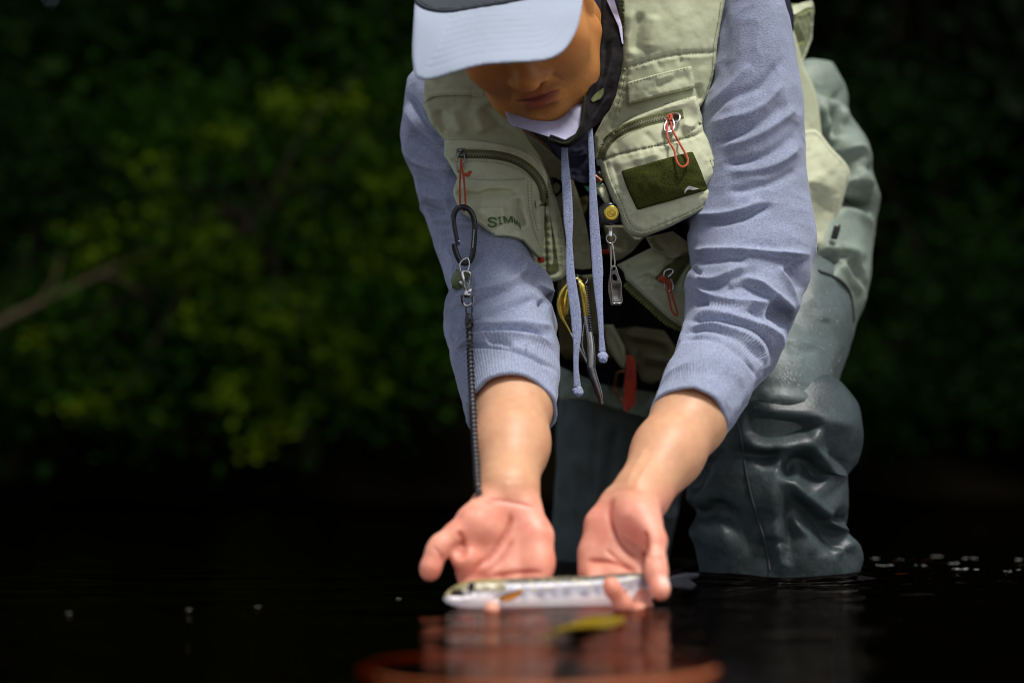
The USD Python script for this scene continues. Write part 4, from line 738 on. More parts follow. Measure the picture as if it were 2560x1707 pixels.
RF = [('v', 2, [(1045, 900), (1150, 790), (1300, 700), (1450, 640), (1560, 540), (1650, 410)], 11, 5), ('r', 2, [(1050, 840), (1180, 700), (1300, 590), (1400, 470)], 10, 4), ('r', 2, [(1090, 930), (1300, 870), (1500, 780), (1650, 600)], 9, 5), ('v', 2, [(1110, 1050), (1300, 1000), (1500, 900), (1700, 740)], 12, 5), ('r', 2, [(1160, 1100), (1400, 1020), (1600, 900), (1750, 780)], 9, 4.5), ('v', 2, [(1180, 1200), (1400, 1180), (1600, 1100), (1760, 940)], 12, 4.5),
      ('r', 2, [(1210, 1270), (1450, 1250), (1650, 1170), (1790, 1050)], 10, 4.5), ('v', 2, [(1200, 1400), (1400, 1385), (1600, 1330), (1790, 1190)], 12, 4), ('r', 2, [(1160, 150), (1190, 330), (1150, 560)], 10, 3), ('v', 2, [(1220, 60), (1230, 300), (1180, 560)], 9, 2.5),
      ('r', 6, [(570, 135), (800, 135), (1000, 95), (1220, 0)], 8, 6), ('v', 6, [(600, 185), (850, 185), (1100, 130), (1300, 20)], 9, 6), ('s', 6, [(545, 385), (620, 440), (820, 455), (1050, 442), (1350, 456), (1640, 470)][::-1], 9, 0), ('r', 6, [(555, 390), (640, 440), (850, 452), (1100, 442), (1380, 460), (1645, 468)], 8, 8), ('v', 6, [(600, 530), (760, 535), (950, 520), (1080, 500)], 11, 6), ('v', 6, [(575, 575), (620, 640), (690, 665)], 8, 6),
      ('r', 6, [(560, 600), (660, 680), (800, 685), (950, 625), (1090, 555)], 8, 7), ('v', 6, [(640, 740), (800, 740), (980, 660), (1180, 600)], 10, 5), ('r', 6, [(990, 680), (1150, 700), (1280, 800), (1400, 900), (1475, 1000)], 8, 7), ('v', 6, [(850, 790), (1050, 760), (1200, 830), (1290, 880)], 10, 6), ('r', 6, [(590, 720), (720, 820), (920, 880), (1120, 892), (1290, 885)], 9, 6.5), ('v', 6, [(1225, 945), (1330, 975), (1430, 1060), (1440, 1130)], 15, 11),
      ('r', 6, [(1330, 560), (1420, 700), (1470, 860), (1490, 980)], 8, 5), ('v', 6, [(1390, 560), (1500, 690), (1520, 800)], 12, 5), ('v', 6, [(1080, 930), (1150, 1005), (1220, 1010)], 10, 5), ('v', 6, [(600, 900), (680, 890), (740, 880)], 9, 5), ('r', 6, [(555, 1015), (700, 965), (900, 1000), (1120, 1060), (1270, 1130), (1350, 1220), (1360, 1350)], 8, 6), ('v', 6, [(520, 1060), (700, 1036), (900, 1052), (1060, 1095), (1190, 1175), (1265, 1290), (1265, 1420)], 5, 6),
      ('r', 6, [(540, 1110), (720, 1080), (900, 1110), (1060, 1170), (1170, 1260), (1225, 1400)], 5, 4.5), ('v', 6, [(490, 1180), (650, 1122), (850, 1150), (1000, 1210), (1130, 1310), (1200, 1430), (1190, 1520)], 4.5, 5), ('v', 6, [(465, 1262), (600, 1203), (800, 1222), (950, 1300), (1080, 1420), (1165, 1570)], 4, 4)]
slr = Loft(rst, ns=330, nt=360, rib=266, fl=amp([f for f in RF if f[4]], .95, 1.15), inner=.005, noise=.0006, wr=(.0026, 26))
sr = obj('sleeve', slr.mesh, 'sweat', SW, smooth=True, label='blue grey sleeve pushed up, hanging beside the big patch pocket')
lst = [(1045, 130, 1140, 150, 1.86, .05), (1037, 191, 1140, 190, 1.855, .056), (1019, 220, 1160, 230, 1.85, .06), (1009, 270, 1180, 280, 1.845, .064), (1001, 335, 1200, 340, 1.84, .066), (1008, 385, 1215, 390, 1.835, .067), (1030, 435, 1230, 440, 1.828, .067), (1042, 490, 1250, 490, 1.82, .067), (1058, 535, 1270, 540, 1.81, .067), (1080, 600, 1300, 600, 1.795, .067), (1100, 650, 1325, 650, 1.782, .066), (1115, 690, 1345, 690, 1.765, .066), (1131, 750, 1382, 722, 1.745, .067),
       (1114, 778, 1364, 768, 1.73, .067), (1112, 815, 1393, 818, 1.705, .067), (1120, 850, 1388, 845, 1.69, .065), (1124, 890, 1399, 875, 1.67, .064), (1138, 930, 1398, 915, 1.65, .061), (1152, 975, 1392, 960, 1.625, .0575), (1166, 1035, 1389, 1020, 1.59, .055)]
LF = [('v', 1, [(150, 850), (240, 1040), (350, 1190), (490, 1310)], 8, 6), ('r', 1, [(120, 960), (220, 1130), (340, 1260), (470, 1360)], 10, 4), ('r', 3, [(90, 220), (190, 340), (340, 440), (570, 490)], 10, 6), ('v', 3, [(110, 120), (250, 200), (400, 290), (560, 390)], 12, 5), ('v', 3, [(190, 490), (320, 560), (500, 590)], 10, 4.5), ('r', 3, [(225, 600), (330, 690), (470, 730), (570, 740)], 9, 4.5), ('v', 3, [(230, 740), (360, 830), (520, 860)], 11, 5), ('r', 3, [(330, 900), (520, 930), (700, 930), (860, 1010)], 11, 4.5),
      ('v', 3, [(370, 1080), (560, 1090), (760, 1120), (960, 1160)], 14, 3), ('r', 3, [(1000, 1130), (1130, 1180), (1230, 1260)], 14, 4), ('v', 3, [(900, 1250), (1060, 1290), (1180, 1330)], 14, 3),
      ('r', 5, [(500, 640), (620, 560), (800, 480), (1040, 405), (1190, 290), (1270, 160)], 8, 6.5), ('v', 5, [(560, 650), (760, 570), (1000, 490), (1200, 400), (1300, 300)], 12, 5), ('r', 5, [(1300, 420), (1390, 450), (1470, 470)], 9, 7), ('v', 5, [(1340, 620), (1400, 570), (1470, 500)], 9, 7), ('v', 5, [(500, 900), (600, 830), (760, 745), (920, 665), (1100, 605), (1350, 540)], 9, 6), ('r', 5, [(520, 940), (650, 855), (800, 780), (920, 705)], 8, 5),
      ('v', 5, [(740, 870), (860, 838), (1020, 822), (1250, 830), (1390, 880), (1440, 890)], 4.5, 7), ('r', 5, [(780, 805), (1000, 770), (1200, 765), (1400, 790), (1520, 790)], 9, 5), ('r', 5, [(560, 1010), (700, 930), (850, 890), (1000, 880), (1250, 885), (1420, 930), (1520, 985)], 8, 5), ('v', 5, [(860, 938), (990, 935), (1120, 968)], 5, 5), ('v', 5, [(545, 1080), (620, 1005), (760, 968), (950, 980), (1120, 1010), (1300, 1080), (1450, 1170), (1535, 1250)], 4.5, 6.5), ('v', 5, [(580, 1150), (620, 1080), (700, 1030)], 5, 4), ('v', 5, [(600, 1220), (640, 1130), (720, 1060)], 4, 3)]
sll = Loft(lst, ns=300, nt=360, rib=268, fl=amp(LF, 1.1, 1.1), inner=.005, noise=.0006, wr=(.0026, 26))
obj('sleeve', sll.mesh, 'sweat', SW, smooth=True, label='blue grey sleeve pushed up, behind the black coiled lanyard')
obj('cuff', slr.cuff, 'sweat_rib', SW, smooth=True)
obj('cuff', sll.cuff, 'sweat_rib', SW, smooth=True)
# cords of the hood, each ending in a knot
def cord(pts, knot, D0, w):
    q = spl(pts, 60); z = P(q[:, 0], q[:, 1], D0); ms = [ribbon(z, np.interp(np.linspace(0, 1, 60), np.linspace(0, 1, len(w)), w), .0032, RT)]
    k = trimesh.creation.icosphere(3, 1.0); v = np.array(k.vertices); k.vertices = (v * (1 + .55 * (meshkit.fbm(v * 1.7 + knot[0], 3) - .5))[:, None]) * [.0060, .0052, .0068] + P(knot[0], knot[1], D0); ms.append(k)
    return cat(ms)
obj('drawstring', cord(np.vstack([C(3, [(1585, 200), (1588, 400), (1603, 600), (1618, 900), (1628, 1150)]), C(5, [(1640, 330), (1680, 620), (1697, 900), (1688, 1120), (1700, 1340)])]), C(5, [(1706, 1390)])[0], 1.655, [.003, .0042, .0052, .0056, .0056, .0034, .0046, .0056, .0060, .0058, .0036, .0030, .0042]), 'cord_blue', SW, smooth=60, label='longer cord, its knot beside the tip of the forceps')
obj('drawstring', cord(np.vstack([C(3, [(1815, 40), (1830, 300), (1842, 600), (1860, 1000), (1885, 1330)]), C(5, [(1892, 400), (1910, 680), (1922, 880), (1930, 1020)])]), C(5, [(1937, 1075)])[0], 1.66, [.0026, .0034, .0036, .0044, .0056, .0062, .0064, .005, .0034, .0028, .004]), 'cord_blue', SW, smooth=60, label='shorter cord beside the nippers')
# lining below the chin, hood and neck gaiter
obj('lining', Patch(C(13, [(-150, -40), (500, 60), (1560, 0), (1600, 600), (1560, 1250), (1420, 1340), (1260, 1370), (1100, 1310), (930, 1230), (760, 900), (600, 640), (300, 300)]), 1.785, g=4, thick=.01, fl=[('r', 13, [(900, 470), (1100, 520), (1320, 420)], 5, 4), ('r', 13, [(880, 620), (1150, 640), (1400, 560)], 5, 4), ('v', 13, [(900, 1100), (1100, 1180), (1400, 1150)], 6, 3)], noise=.002).mesh, 'navy_lining', SW)
gtop = Patch(C(11, [(925, 655), (985, 668), (1100, 730), (1300, 800), (1500, 780), (1700, 700), (1800, 610), (1885, 540), (1900, 640), (1862, 860), (1835, 960), (1760, 1060), (1700, 1098), (1640, 1100), (1540, 1070), (1300, 990), (1100, 930), (1035, 915), (1000, 870), (950, 750)]),
             Rbf(np.c_[C(11, [(940, 680), (1060, 880), (1300, 800), (1400, 960), (1660, 1060), (1800, 700), (1870, 600), (1500, 800)]), [1.69, 1.665, 1.68, 1.645, 1.640, 1.665, 1.68, 1.68]]), g=4, thick=.004, rim=5, rim_d=.002, rnd=4, fl=[('v', 11, [(1180, 840), (1130, 880), (1090, 925)], 5, 3), ('r', 11, [(1420, 980), (1560, 960), (1640, 880)], 10, 3), ('v', 11, [(1520, 900), (1640, 830), (1720, 730)], 12, 3)], noise=.001)
obj('neck_gaiter', gtop.mesh, 'gaiter', ME)
hood = Patch(C(11, [(2090, -600), (2290, -600), (2340, -100), (2345, 120), (2310, 300), (2260, 560), (2190, 720), (2060, 880), (1960, 950), (1840, 1080), (1720, 1165), (1640, 1165), (1480, 1110), (1310, 1000), (1500, 1020), (1660, 1080), (1780, 1010), (1845, 880), (1880, 660), (1960, 420), (2040, 180), (2080, -100)]),
             Rbf(np.c_[C(11, [(2100, -500), (2300, -500), (2080, 0), (2330, 0), (1990, 400), (2250, 500), (1850, 900), (2000, 900), (1700, 1120), (1330, 1005)]), [1.73, 1.71, 1.70, 1.69, 1.665, 1.68, 1.63, 1.66, 1.62, 1.65]]), g=4, thick=.006, rim=5, rim_d=.003, noise=.001,
             fl=[('r', 11, [(2230, -100), (2200, 150), (2140, 400), (2060, 620), (1970, 840)], 7, 5), ('v', 11, [(2150, -100), (2120, 200), (2060, 420), (1960, 700)], 7, 5), ('s', 11, [(2200, 520), (2100, 640), (2010, 780), (1960, 880)], 6, 4)])
hdp = obj('hood', hood.mesh, 'hood_dark', ME, label='black hood edge beside the jaw')
obj('hood_binding', Patch(band(11, [(1895, 560), (1875, 740), (1858, 880), (1810, 1000), (1740, 1085), (1670, 1122), (1580, 1110), (1440, 1060), (1320, 1005)], 7.5), hood.over(.002), g=3, thick=.004, rim=3, rim_d=.002).mesh, 'hood_edge', hdp)
obj('hood_tab', Patch(C(11, [(1990, 560), (2110, 470), (2115, 540), (2080, 600), (1990, 640), (1962, 610)]), hood.over(.002), g=3, thick=.002).mesh, 'olive_tape', hdp)
obj('gaiter_rim', Patch(C(11, [(2150, -560), (2240, -560), (2330, -250), (2345, -40), (2330, -50), (2290, -250)]), hood.over(.004), g=4, thick=.003).mesh, 'gaiter', hdp)

# --- vest
vb = Body((-.22, 1.6, .10), (.46, 2.45, .85), .006)
vb.cone(P(1480, 30, 1.90), P(1530, 330, 2.03), .10, .12, .03); vb.cone(P(1530, 330, 2.03), P(1750, 500, 2.16), .12, .12, .03); vb.cone(P(1200, 130, 1.95), P(1500, 180, 2.0), .06, .10, .04); vb.cone(P(1500, 180, 2.0), P(1830, 20, 1.93), .10, .065, .04)
VE = obj('vest', vb.mesh(), 'vest_shade', ME, smooth=True)
vl = Patch(np.vstack([C(1, [(330, 560), (296, 740), (288, 970), (350, 1130), (480, 1290)]), C(3, [(520, 400), (700, 560), (1000, 900), (1200, 1130), (1268, 1250), (1300, 1390), (1425, 1500), (1560, 1462), (1622, 1380), (1590, 1120), (1545, 860), (1440, 520), (1360, 340), (1200, 90)]), C(1, [(1170, 1170), (1040, 950), (1150, 850), (1150, 560)])]),
           Rbf([(1080, 150, 1.752), (1062, 230, 1.752), (1250, 240, 1.742), (1100, 360, 1.762), (1300, 330, 1.765), (1370, 420, 1.80), (1330, 640, 1.80), (1390, 700, 1.81), (1410, 560, 1.815), (1200, 600, 1.80), (1200, 420, 1.775)]), g=6, rim=10, rim_d=.004, thick=.006, noise=.0009,
           fl=[('seam', 1, [(290, 955), (380, 905), (520, 888), (700, 890), (800, 898), (870, 870)], 4, 2.5), ('r', 1, [(290, 930), (380, 880), (520, 868), (700, 870), (800, 880)], 5, 3), ('v', 1, [(420, 1000), (450, 1120), (500, 1240)], 12, 5), ('r', 1, [(560, 980), (600, 1120), (640, 1240)], 14, 4), ('v', 1, [(840, 960), (930, 1080), (1000, 1200)], 12, 5), ('r', 1, [(760, 960), (820, 1100), (880, 1220)], 14, 4), ('v', 1, [(900, 930), (960, 980), (1060, 1100)], 10, 4),
               ('seam', 3, [(1200, 90), (1270, 230), (1350, 340), (1430, 470), (1490, 700), (1540, 950)], 4, 2.5), ('r', 3, [(1250, 90), (1330, 260), (1420, 400)], 9, 3), ('seam', 3, [(1412, 900), (1420, 1150), (1415, 1410)], 4, 5), ('seam', 3, [(1530, 900), (1545, 1200), (1540, 1400)], 4, 4), ('r', 3, [(1400, 1430), (1470, 1445), (1550, 1410)], 8, 4)])
obj('front_panel', vl.mesh, 'vest_cloth', VE, label='vest front on the side with the coiled lanyard')
obj('stitching', stitches([(1, [(290, 945), (380, 897), (520, 880), (700, 883), (800, 890)]), (3, [(1215, 90), (1285, 225), (1365, 340), (1445, 480), (1500, 720)]), (3, [(1600, 1380), (1570, 1120), (1520, 860), (1440, 560)])], vl), 'stitch_dark', VE, smooth=False, kind='stuff')
obj('zipper_tape', Patch(C(3, [(1400, 620), (1425, 640), (1450, 860), (1500, 1120), (1535, 1380), (1480, 1410), (1420, 1420), (1410, 1150), (1395, 880)]), vl.over(.002), g=4, thick=.002, fl=[('v', 3, [(1420, 700), (1445, 1000), (1475, 1380)], 6, 4)]).mesh, 'olive_tape', VE)
# pocket with the lettering
pl_out = np.vstack([spl(C(3, [(482, 250), (492, 172), (680, 170), (900, 195), (1110, 238), (1290, 318), (1390, 430), (1425, 560), (1408, 700), (1398, 900), (1392, 1150), (1388, 1250)]), 60), C(3, [(1372, 1268), (1335, 1258), (1270, 1190), (1200, 1110), (1080, 1085), (940, 1080), (885, 1020), (800, 955), (690, 885), (610, 810), (565, 690), (560, 640), (600, 530), (525, 395), (478, 330)])])
pD = Rbf(np.c_[C(3, [(490, 240), (900, 200), (1290, 330), (1410, 560), (1395, 900), (1380, 1240), (1200, 1100), (900, 1050), (640, 830), (570, 650), (540, 400), (800, 400), (1100, 500), (800, 620), (1100, 800), (1250, 700), (900, 850)]),
               [1.748, 1.742, 1.750, 1.757, 1.757, 1.757, 1.734, 1.714, 1.716, 1.722, 1.738, 1.726, 1.726, 1.713, 1.704, 1.722, 1.708]])
PF = [('seam', 3, [(560, 375), (700, 372), (880, 375), (1060, 405), (1200, 470), (1330, 570), (1385, 660)], 4, 2.5), ('s', 3, [(490, 250), (700, 240), (900, 255), (1080, 300), (1250, 380), (1350, 480)], 5, -2.5), ('v', 3, [(570, 300), (800, 305), (1000, 320), (1150, 365), (1280, 450), (1370, 560), (1405, 700)], 12, 4), ('seam', 3, [(620, 520), (800, 540), (1000, 545), (1250, 530), (1330, 525)], 4, 3), ('s', 3, [(1330, 520), (1240, 530), (1000, 540), (760, 540)], 5, 2.0),
      ('v', 3, [(640, 660), (760, 710), (900, 690), (1080, 690), (1180, 690)], 13, 8), ('r', 3, [(600, 560), (760, 640), (900, 600), (1080, 610), (1240, 620)], 16, 7), ('v', 3, [(1160, 700), (1150, 800), (1170, 900), (1200, 1010)], 10, 7), ('r', 3, [(1220, 640), (1225, 800), (1240, 980)], 11, 4), ('seam', 3, [(1255, 540), (1265, 800), (1330, 1060), (1385, 1200)], 3.5, 2.5), ('r', 3, [(760, 800), (900, 830), (1060, 830)], 22, 5), ('v', 3, [(700, 760), (640, 700), (600, 640)], 10, 4), ('v', 3, [(1310, 700), (1325, 900), (1340, 1000)], 7, 5), ('r', 3, [(1180, 1060), (1280, 1140), (1360, 1230)], 9, 3)]
pl = Patch(pl_out, pD, g=4.5, rim=9, rim_d=.005, thick=.016, fl=amp(PF, 1.4), noise=.0012)
PK = obj('pocket', pl.mesh, 'vest_light', VE, label='bellows pocket with green lettering')
zl = [(590, 305), (700, 312), (860, 316), (1000, 332), (1120, 365), (1230, 425), (1310, 500), (1365, 580), (1395, 680), (1400, 790)]
obj('zipper_tape', Patch(band(3, zl, 22), pl.over(.0018), g=4, thick=.003, rim=3, rim_d=.001, noise=0).mesh, 'olive_tape', VE)
obj('zipper_teeth', teeth(3, zl, pl, pitch=6.8, length=9, width=3.4, off=.0040), 'zip_coil', VE, smooth=False, kind='stuff')
obj('stitching', stitches([(3, [(490, 180), (680, 180), (900, 205), (1100, 247), (1270, 325), (1370, 430)]), (3, [(570, 385), (700, 380), (880, 384), (1060, 415), (1200, 480), (1320, 570)]), (3, [(640, 528), (800, 547), (1000, 553), (1250, 540)]), (3, [(1248, 560), (1258, 800), (1320, 1060), (1370, 1190)]), (3, [(1280, 560), (1290, 800), (1345, 1040)]), (3, [(900, 1030), (960, 1065), (1080, 1070), (1200, 1095)])], pl), 'stitch_dark', VE, smooth=False, kind='stuff')
def lettering(text, place, surf, n_depth=.0012):
    """letters laid on cloth: place(u, v) maps the flat lettering to the photograph's pixels"""
    m = meshkit.text_mesh(text, 1.0, 0.2, bold=True); m = m.subdivide_to_size(.16); v = np.array(m.vertices)
    q = place(v[:, 0], v[:, 1]); D = surf.D(q); top = v[:, 2] > .1
    m.vertices = P(q[:, 0], q[:, 1], D - np.where(top, n_depth, -.0006))
    return m
def simms(u, v):
    k = [.07, .86, .93, 1.47, 1.59, 2.64, 2.81, 3.87, 4.0, 4.79]
    bx = np.interp(u, k, [467, 562, 578, 614, 634, 716, 730, 772, 778, 794]); by = np.interp(u, k, [738, 734, 712, 707, 698, 690, 700, 728, 735, 762])
    return C(14, np.c_[bx + np.interp(u, k, [-2, -2, -16, -16, -16, -4, -10, -12, -8, -4]) * v, by - np.interp(u, k, [98, 94, 72, 70, 66, 60, 60, 56, 52, 48]) * v])
obj('lettering', lettering('SIMMS', simms, pl), 'green_print', VE, smooth=False)
# right front
vr = Patch(np.vstack([C(2, [(430, -120), (1230, -120), (1215, 0), (1190, 120), (1155, 330), (1140, 520), (1085, 700), (1025, 800), (1060, 900), (1000, 1100), (400, 1250), (272, 1210), (252, 1000), (330, 850), (420, 650), (455, 520), (465, 300), (450, 80)])]),
           Rbf([(1550, -20, 1.745), (1790, 0, 1.735), (1560, 180, 1.74), (1770, 200, 1.73), (1540, 300, 1.75), (1495, 400, 1.765), (1650, 300, 1.725), (1680, 100, 1.725), (1700, 350, 1.73)]), g=6, rim=9, rim_d=.004, thick=.006, noise=.0009,
           fl=[('seam', 2, [(455, 485), (530, 480), (700, 430), (900, 395), (1140, 382)], 4, 2.5), ('s', 2, [(1145, 400), (900, 410), (700, 445), (520, 500)], 5, 2.5), ('v', 2, [(590, 80), (570, 250), (560, 400)], 13, 6), ('r', 2, [(520, 60), (505, 250), (500, 440)], 9, 4), ('r', 2, [(680, 100), (660, 260), (650, 380)], 22, 4), ('seam', 2, [(490, 520), (460, 700), (400, 860), (380, 950)], 4, 2.5), ('v', 2, [(1000, 620), (1010, 680), (1010, 750)], 10, 5), ('r', 2, [(1050, 480), (1040, 600), (1020, 700)], 12, 3), ('v', 2, [(700, 440), (730, 480), (740, 520)], 8, 2), ('v', 2, [(860, 420), (900, 470)], 8, 2)])
obj('front_panel', vr.mesh, 'vest_cloth', VE, label='vest front on the side with the dark green patch')
obj('stitching', stitches([(2, [(465, 495), (530, 490), (700, 440), (900, 404), (1130, 391)]), (2, [(1180, 20), (1165, 150), (1130, 340), (1120, 520), (1070, 690)]), (2, [(478, 540), (450, 700), (392, 850)])], vr), 'stitch_dark', VE, smooth=False, kind='stuff')
obj('neck_binding', Patch(C(2, [(400, -120), (470, -120), (475, 60), (470, 250), (452, 330), (440, 150), (425, 20)]), vr.over(.004), g=3.5, thick=.005, rim=3, rim_d=.002, extra=lambda q, e: .0012 * (np.sin(q[:, 1] * 1.4) > 0)).mesh, 'olive_tape', VE)
flap = Patch(C(2, [(487, 608), (700, 548), (966, 485), (980, 560), (992, 645), (750, 702), (497, 768), (490, 690)]), vr.over(.008), g=4, rim=5, rim_d=.002, thick=.004, rnd=3, fl=[('v', 2, [(700, 640), (850, 590), (960, 570)], 12, 2.5), ('r', 2, [(700, 600), (850, 560)], 10, 2)], noise=.0008)
obj('tab', flap.mesh, 'vest_cloth', VE, label='sewn-on tab above the big pocket')
obj('stitching', stitches([(2, [(497, 618), (700, 558), (956, 496)]), (2, [(505, 758), (750, 692), (982, 636)]), (2, [(498, 625), (508, 750)])], flap), 'stitch_dark', VE, smooth=False, kind='stuff')
pr_out = np.vstack([spl(np.vstack([C(2, [(285, 1180), (305, 1085), (400, 960), (560, 850), (760, 775), (900, 730), (1000, 705)])]), 30), C(2, [(1022, 770), (1035, 850), (1055, 965), (1100, 1050)]), spl(C(2, [(1150, 1180), (1195, 1290), (1200, 1390), (1140, 1500)]), 14), C(4, [(1800, 700), (1500, 850), (1260, 942)]), spl(C(4, [(1180, 955), (1080, 925), (1000, 830), (950, 690), (880, 540), (800, 345), (755, 220), (735, 120)]), 24)])
prD = Rbf(np.c_[C(2, [(290, 1180), (400, 970), (700, 800), (1000, 710), (1050, 970), (1190, 1300), (1130, 1500), (700, 1000), (500, 1150), (900, 1050), (480, 1300), (1000, 1200), (650, 1530), (900, 1400)]), [1.755, 1.742, 1.722, 1.700, 1.702, 1.695, 1.692, 1.700, 1.712, 1.692, 1.700, 1.682, 1.690, 1.678]])
RPF = [('seam', 2, [(305, 1185), (430, 1140), (700, 1080), (1000, 995), (1050, 970)], 4, 3), ('s', 2, [(1060, 975), (1000, 1000), (700, 1085), (430, 1145)], 5, 2.5), ('v', 2, [(300, 1130), (380, 1030), (540, 930), (760, 860), (930, 820)], 12, 4), ('s', 2, [(300, 1080), (400, 960), (560, 860), (760, 790), (1000, 740)], 5, -2), ('seam', 2, [(310, 1080), (420, 990)], 3, 1), ('seam', 4, [(800, 130), (870, 350), (980, 600), (1060, 800), (1160, 890), (1300, 860), (1600, 740), (1900, 590), (2030, 450), (2040, 300), (1950, 50)], 3.5, 2.2),
       ('v', 2, [(1050, 1400), (1120, 1330), (1180, 1280)], 9, 5), ('r', 2, [(340, 1230), (500, 1190), (760, 1130)], 12, 4), ('v', 2, [(390, 1180), (420, 1300), (450, 1420)], 10, 3), ('r', 4, [(1060, 700), (1120, 800), (1240, 830)], 14, 3), ('v', 2, [(620, 980), (660, 1020), (690, 1070)], 8, 2), ('r', 2, [(900, 900), (980, 930), (1030, 920)], 14, 4), ('v', 2, [(960, 960), (1000, 930), (1035, 900)], 6, 3)]
pr = Patch(pr_out, prD, g=4.5, rim=10, rim_d=.006, thick=.018, fl=amp(RPF, 1.3), noise=.001)
obj('pocket', pr.mesh, 'vest_light', VE, label='big pocket with a dark green patch')
zr = [(292, 1170), (320, 1085), (400, 995), (520, 930), (660, 885), (800, 855), (905, 835)]
obj('zipper_tape', Patch(band(2, zr, 24), pr.over(.0018), g=4, thick=.003, rim=3, rim_d=.001, noise=0).mesh, 'olive_tape', VE)
obj('zipper_teeth', teeth(2, zr, pr, pitch=6.8, length=9, width=3.4, off=.0040), 'zip_coil', VE, smooth=False, kind='stuff')
obj('stitching', stitches([(2, [(330, 1165), (430, 1128), (700, 1068), (1000, 984)]), (2, [(420, 1040), (560, 960), (760, 890), (900, 855)]), (2, [(420, 930), (560, 845), (760, 768), (980, 715)]), (4, [(800, 130), (870, 350), (980, 600), (1060, 800), (1160, 890), (1300, 860), (1600, 740), (1900, 590), (2030, 450), (2040, 300), (1950, 50)]), (4, [(770, 130), (835, 340), (945, 600), (1030, 810), (1150, 915), (1300, 890), (1640, 750), (1960, 590), (2075, 440), (2080, 300), (1990, 50)])], pr), 'stitch_dark', VE, smooth=False, kind='stuff')
vel = Patch(C(2, [(450, 1257), (700, 1185), (964, 1115), (978, 1120), (1035, 1250), (1086, 1388), (1070, 1400), (800, 1480), (580, 1541), (565, 1536), (500, 1400)]), pr.over(.003), g=4, rim=4, rim_d=.0015, thick=.004, rnd=2, noise=.0006)
obj('hook_patch', vel.mesh, 'velcro', VE, label='dark green fuzzy patch with a small grey fish mark')
obj('fish_mark', Patch(C(2, [(913, 1418), (918, 1395), (935, 1375), (952, 1366), (985, 1377), (1025, 1390), (1000, 1393), (975, 1398), (950, 1392), (930, 1402), (922, 1420)]), vel.over(.0012), g=3, thick=.001, noise=0).mesh, 'tag_print', VE, smooth=False)
low = Patch(C(6, [(-60, 560), (120, 470), (300, 380), (560, 420), (640, 560), (600, 700), (560, 860), (640, 950), (520, 1110), (380, 1020), (200, 855), (20, 690), (0, 620)]), Rbf(np.c_[C(6, [(0, 620), (300, 420), (600, 600), (400, 700), (500, 1080), (200, 840), (300, 600)]), [1.80, 1.79, 1.79, 1.785, 1.80, 1.80, 1.785]]), g=5, rim=8, rim_d=.004, thick=.006, noise=.0015,
            fl=[('v', 6, [(10, 600), (120, 555), (250, 545), (350, 480)], 9, 8), ('r', 6, [(20, 650), (150, 620), (300, 560), (400, 520)], 12, 6), ('v', 6, [(180, 740), (250, 700), (330, 650)], 4, 3), ('r', 6, [(470, 780), (520, 640), (590, 540)], 7, 6), ('v', 6, [(440, 800), (490, 640), (560, 540)], 6, 6), ('v', 6, [(160, 640), (280, 700), (330, 780)], 8, 3)])
obj('lower_flap', low.mesh, 'vest_cloth', VE, label='lower corner of the open vest front')
obj('stitching', stitches([(6, [(40, 670), (210, 830), (390, 990), (510, 1080)])], low), 'stitch_dark', VE, smooth=False, kind='stuff')
zt = [(14, 715), (100, 805), (200, 890), (300, 985), (400, 1065), (500, 1112)]
obj('zipper_tape', Patch(band(6, zt, 15), low.over(-.002), g=4, thick=.003).mesh, 'olive_tape', VE)
obj('zipper_teeth', teeth(6, [(x_ - 18, y_ + 12) for x_, y_ in zt], low, pitch=8.2, length=9, width=5, off=.001, rows=1), 'net_green', VE, smooth=False, kind='stuff')
obj('zipper_tape', Patch(C(6, [(270, 680), (350, 580), (470, 500), (560, 470), (560, 540), (500, 620), (430, 760), (330, 720)]), low.over(.004), g=4, thick=.003).mesh, 'olive_tape', VE)
wb_ = Patch(C(6, [(190, 320), (300, 300), (420, 270), (570, 380), (560, 440), (430, 520), (330, 470), (250, 430)]), 1.775, g=4, thick=.006, rim=6, rim_d=.003, noise=.001, extra=lambda q, e: .0008 * np.sin((q[:, 0] * .55 - q[:, 1] * .83) * .9), fl=[('v', 6, [(240, 330), (300, 400), (350, 440)], 7, 7), ('r', 6, [(250, 420), (400, 500), (520, 470)], 7, 4)])
obj('webbing', wb_.mesh, 'vest_shade', VE)
obj('webbing', Patch(C(6, [(250, 290), (400, 220), (430, 270), (300, 350)]), 1.785, g=4, thick=.005).mesh, 'black_trim', VE)
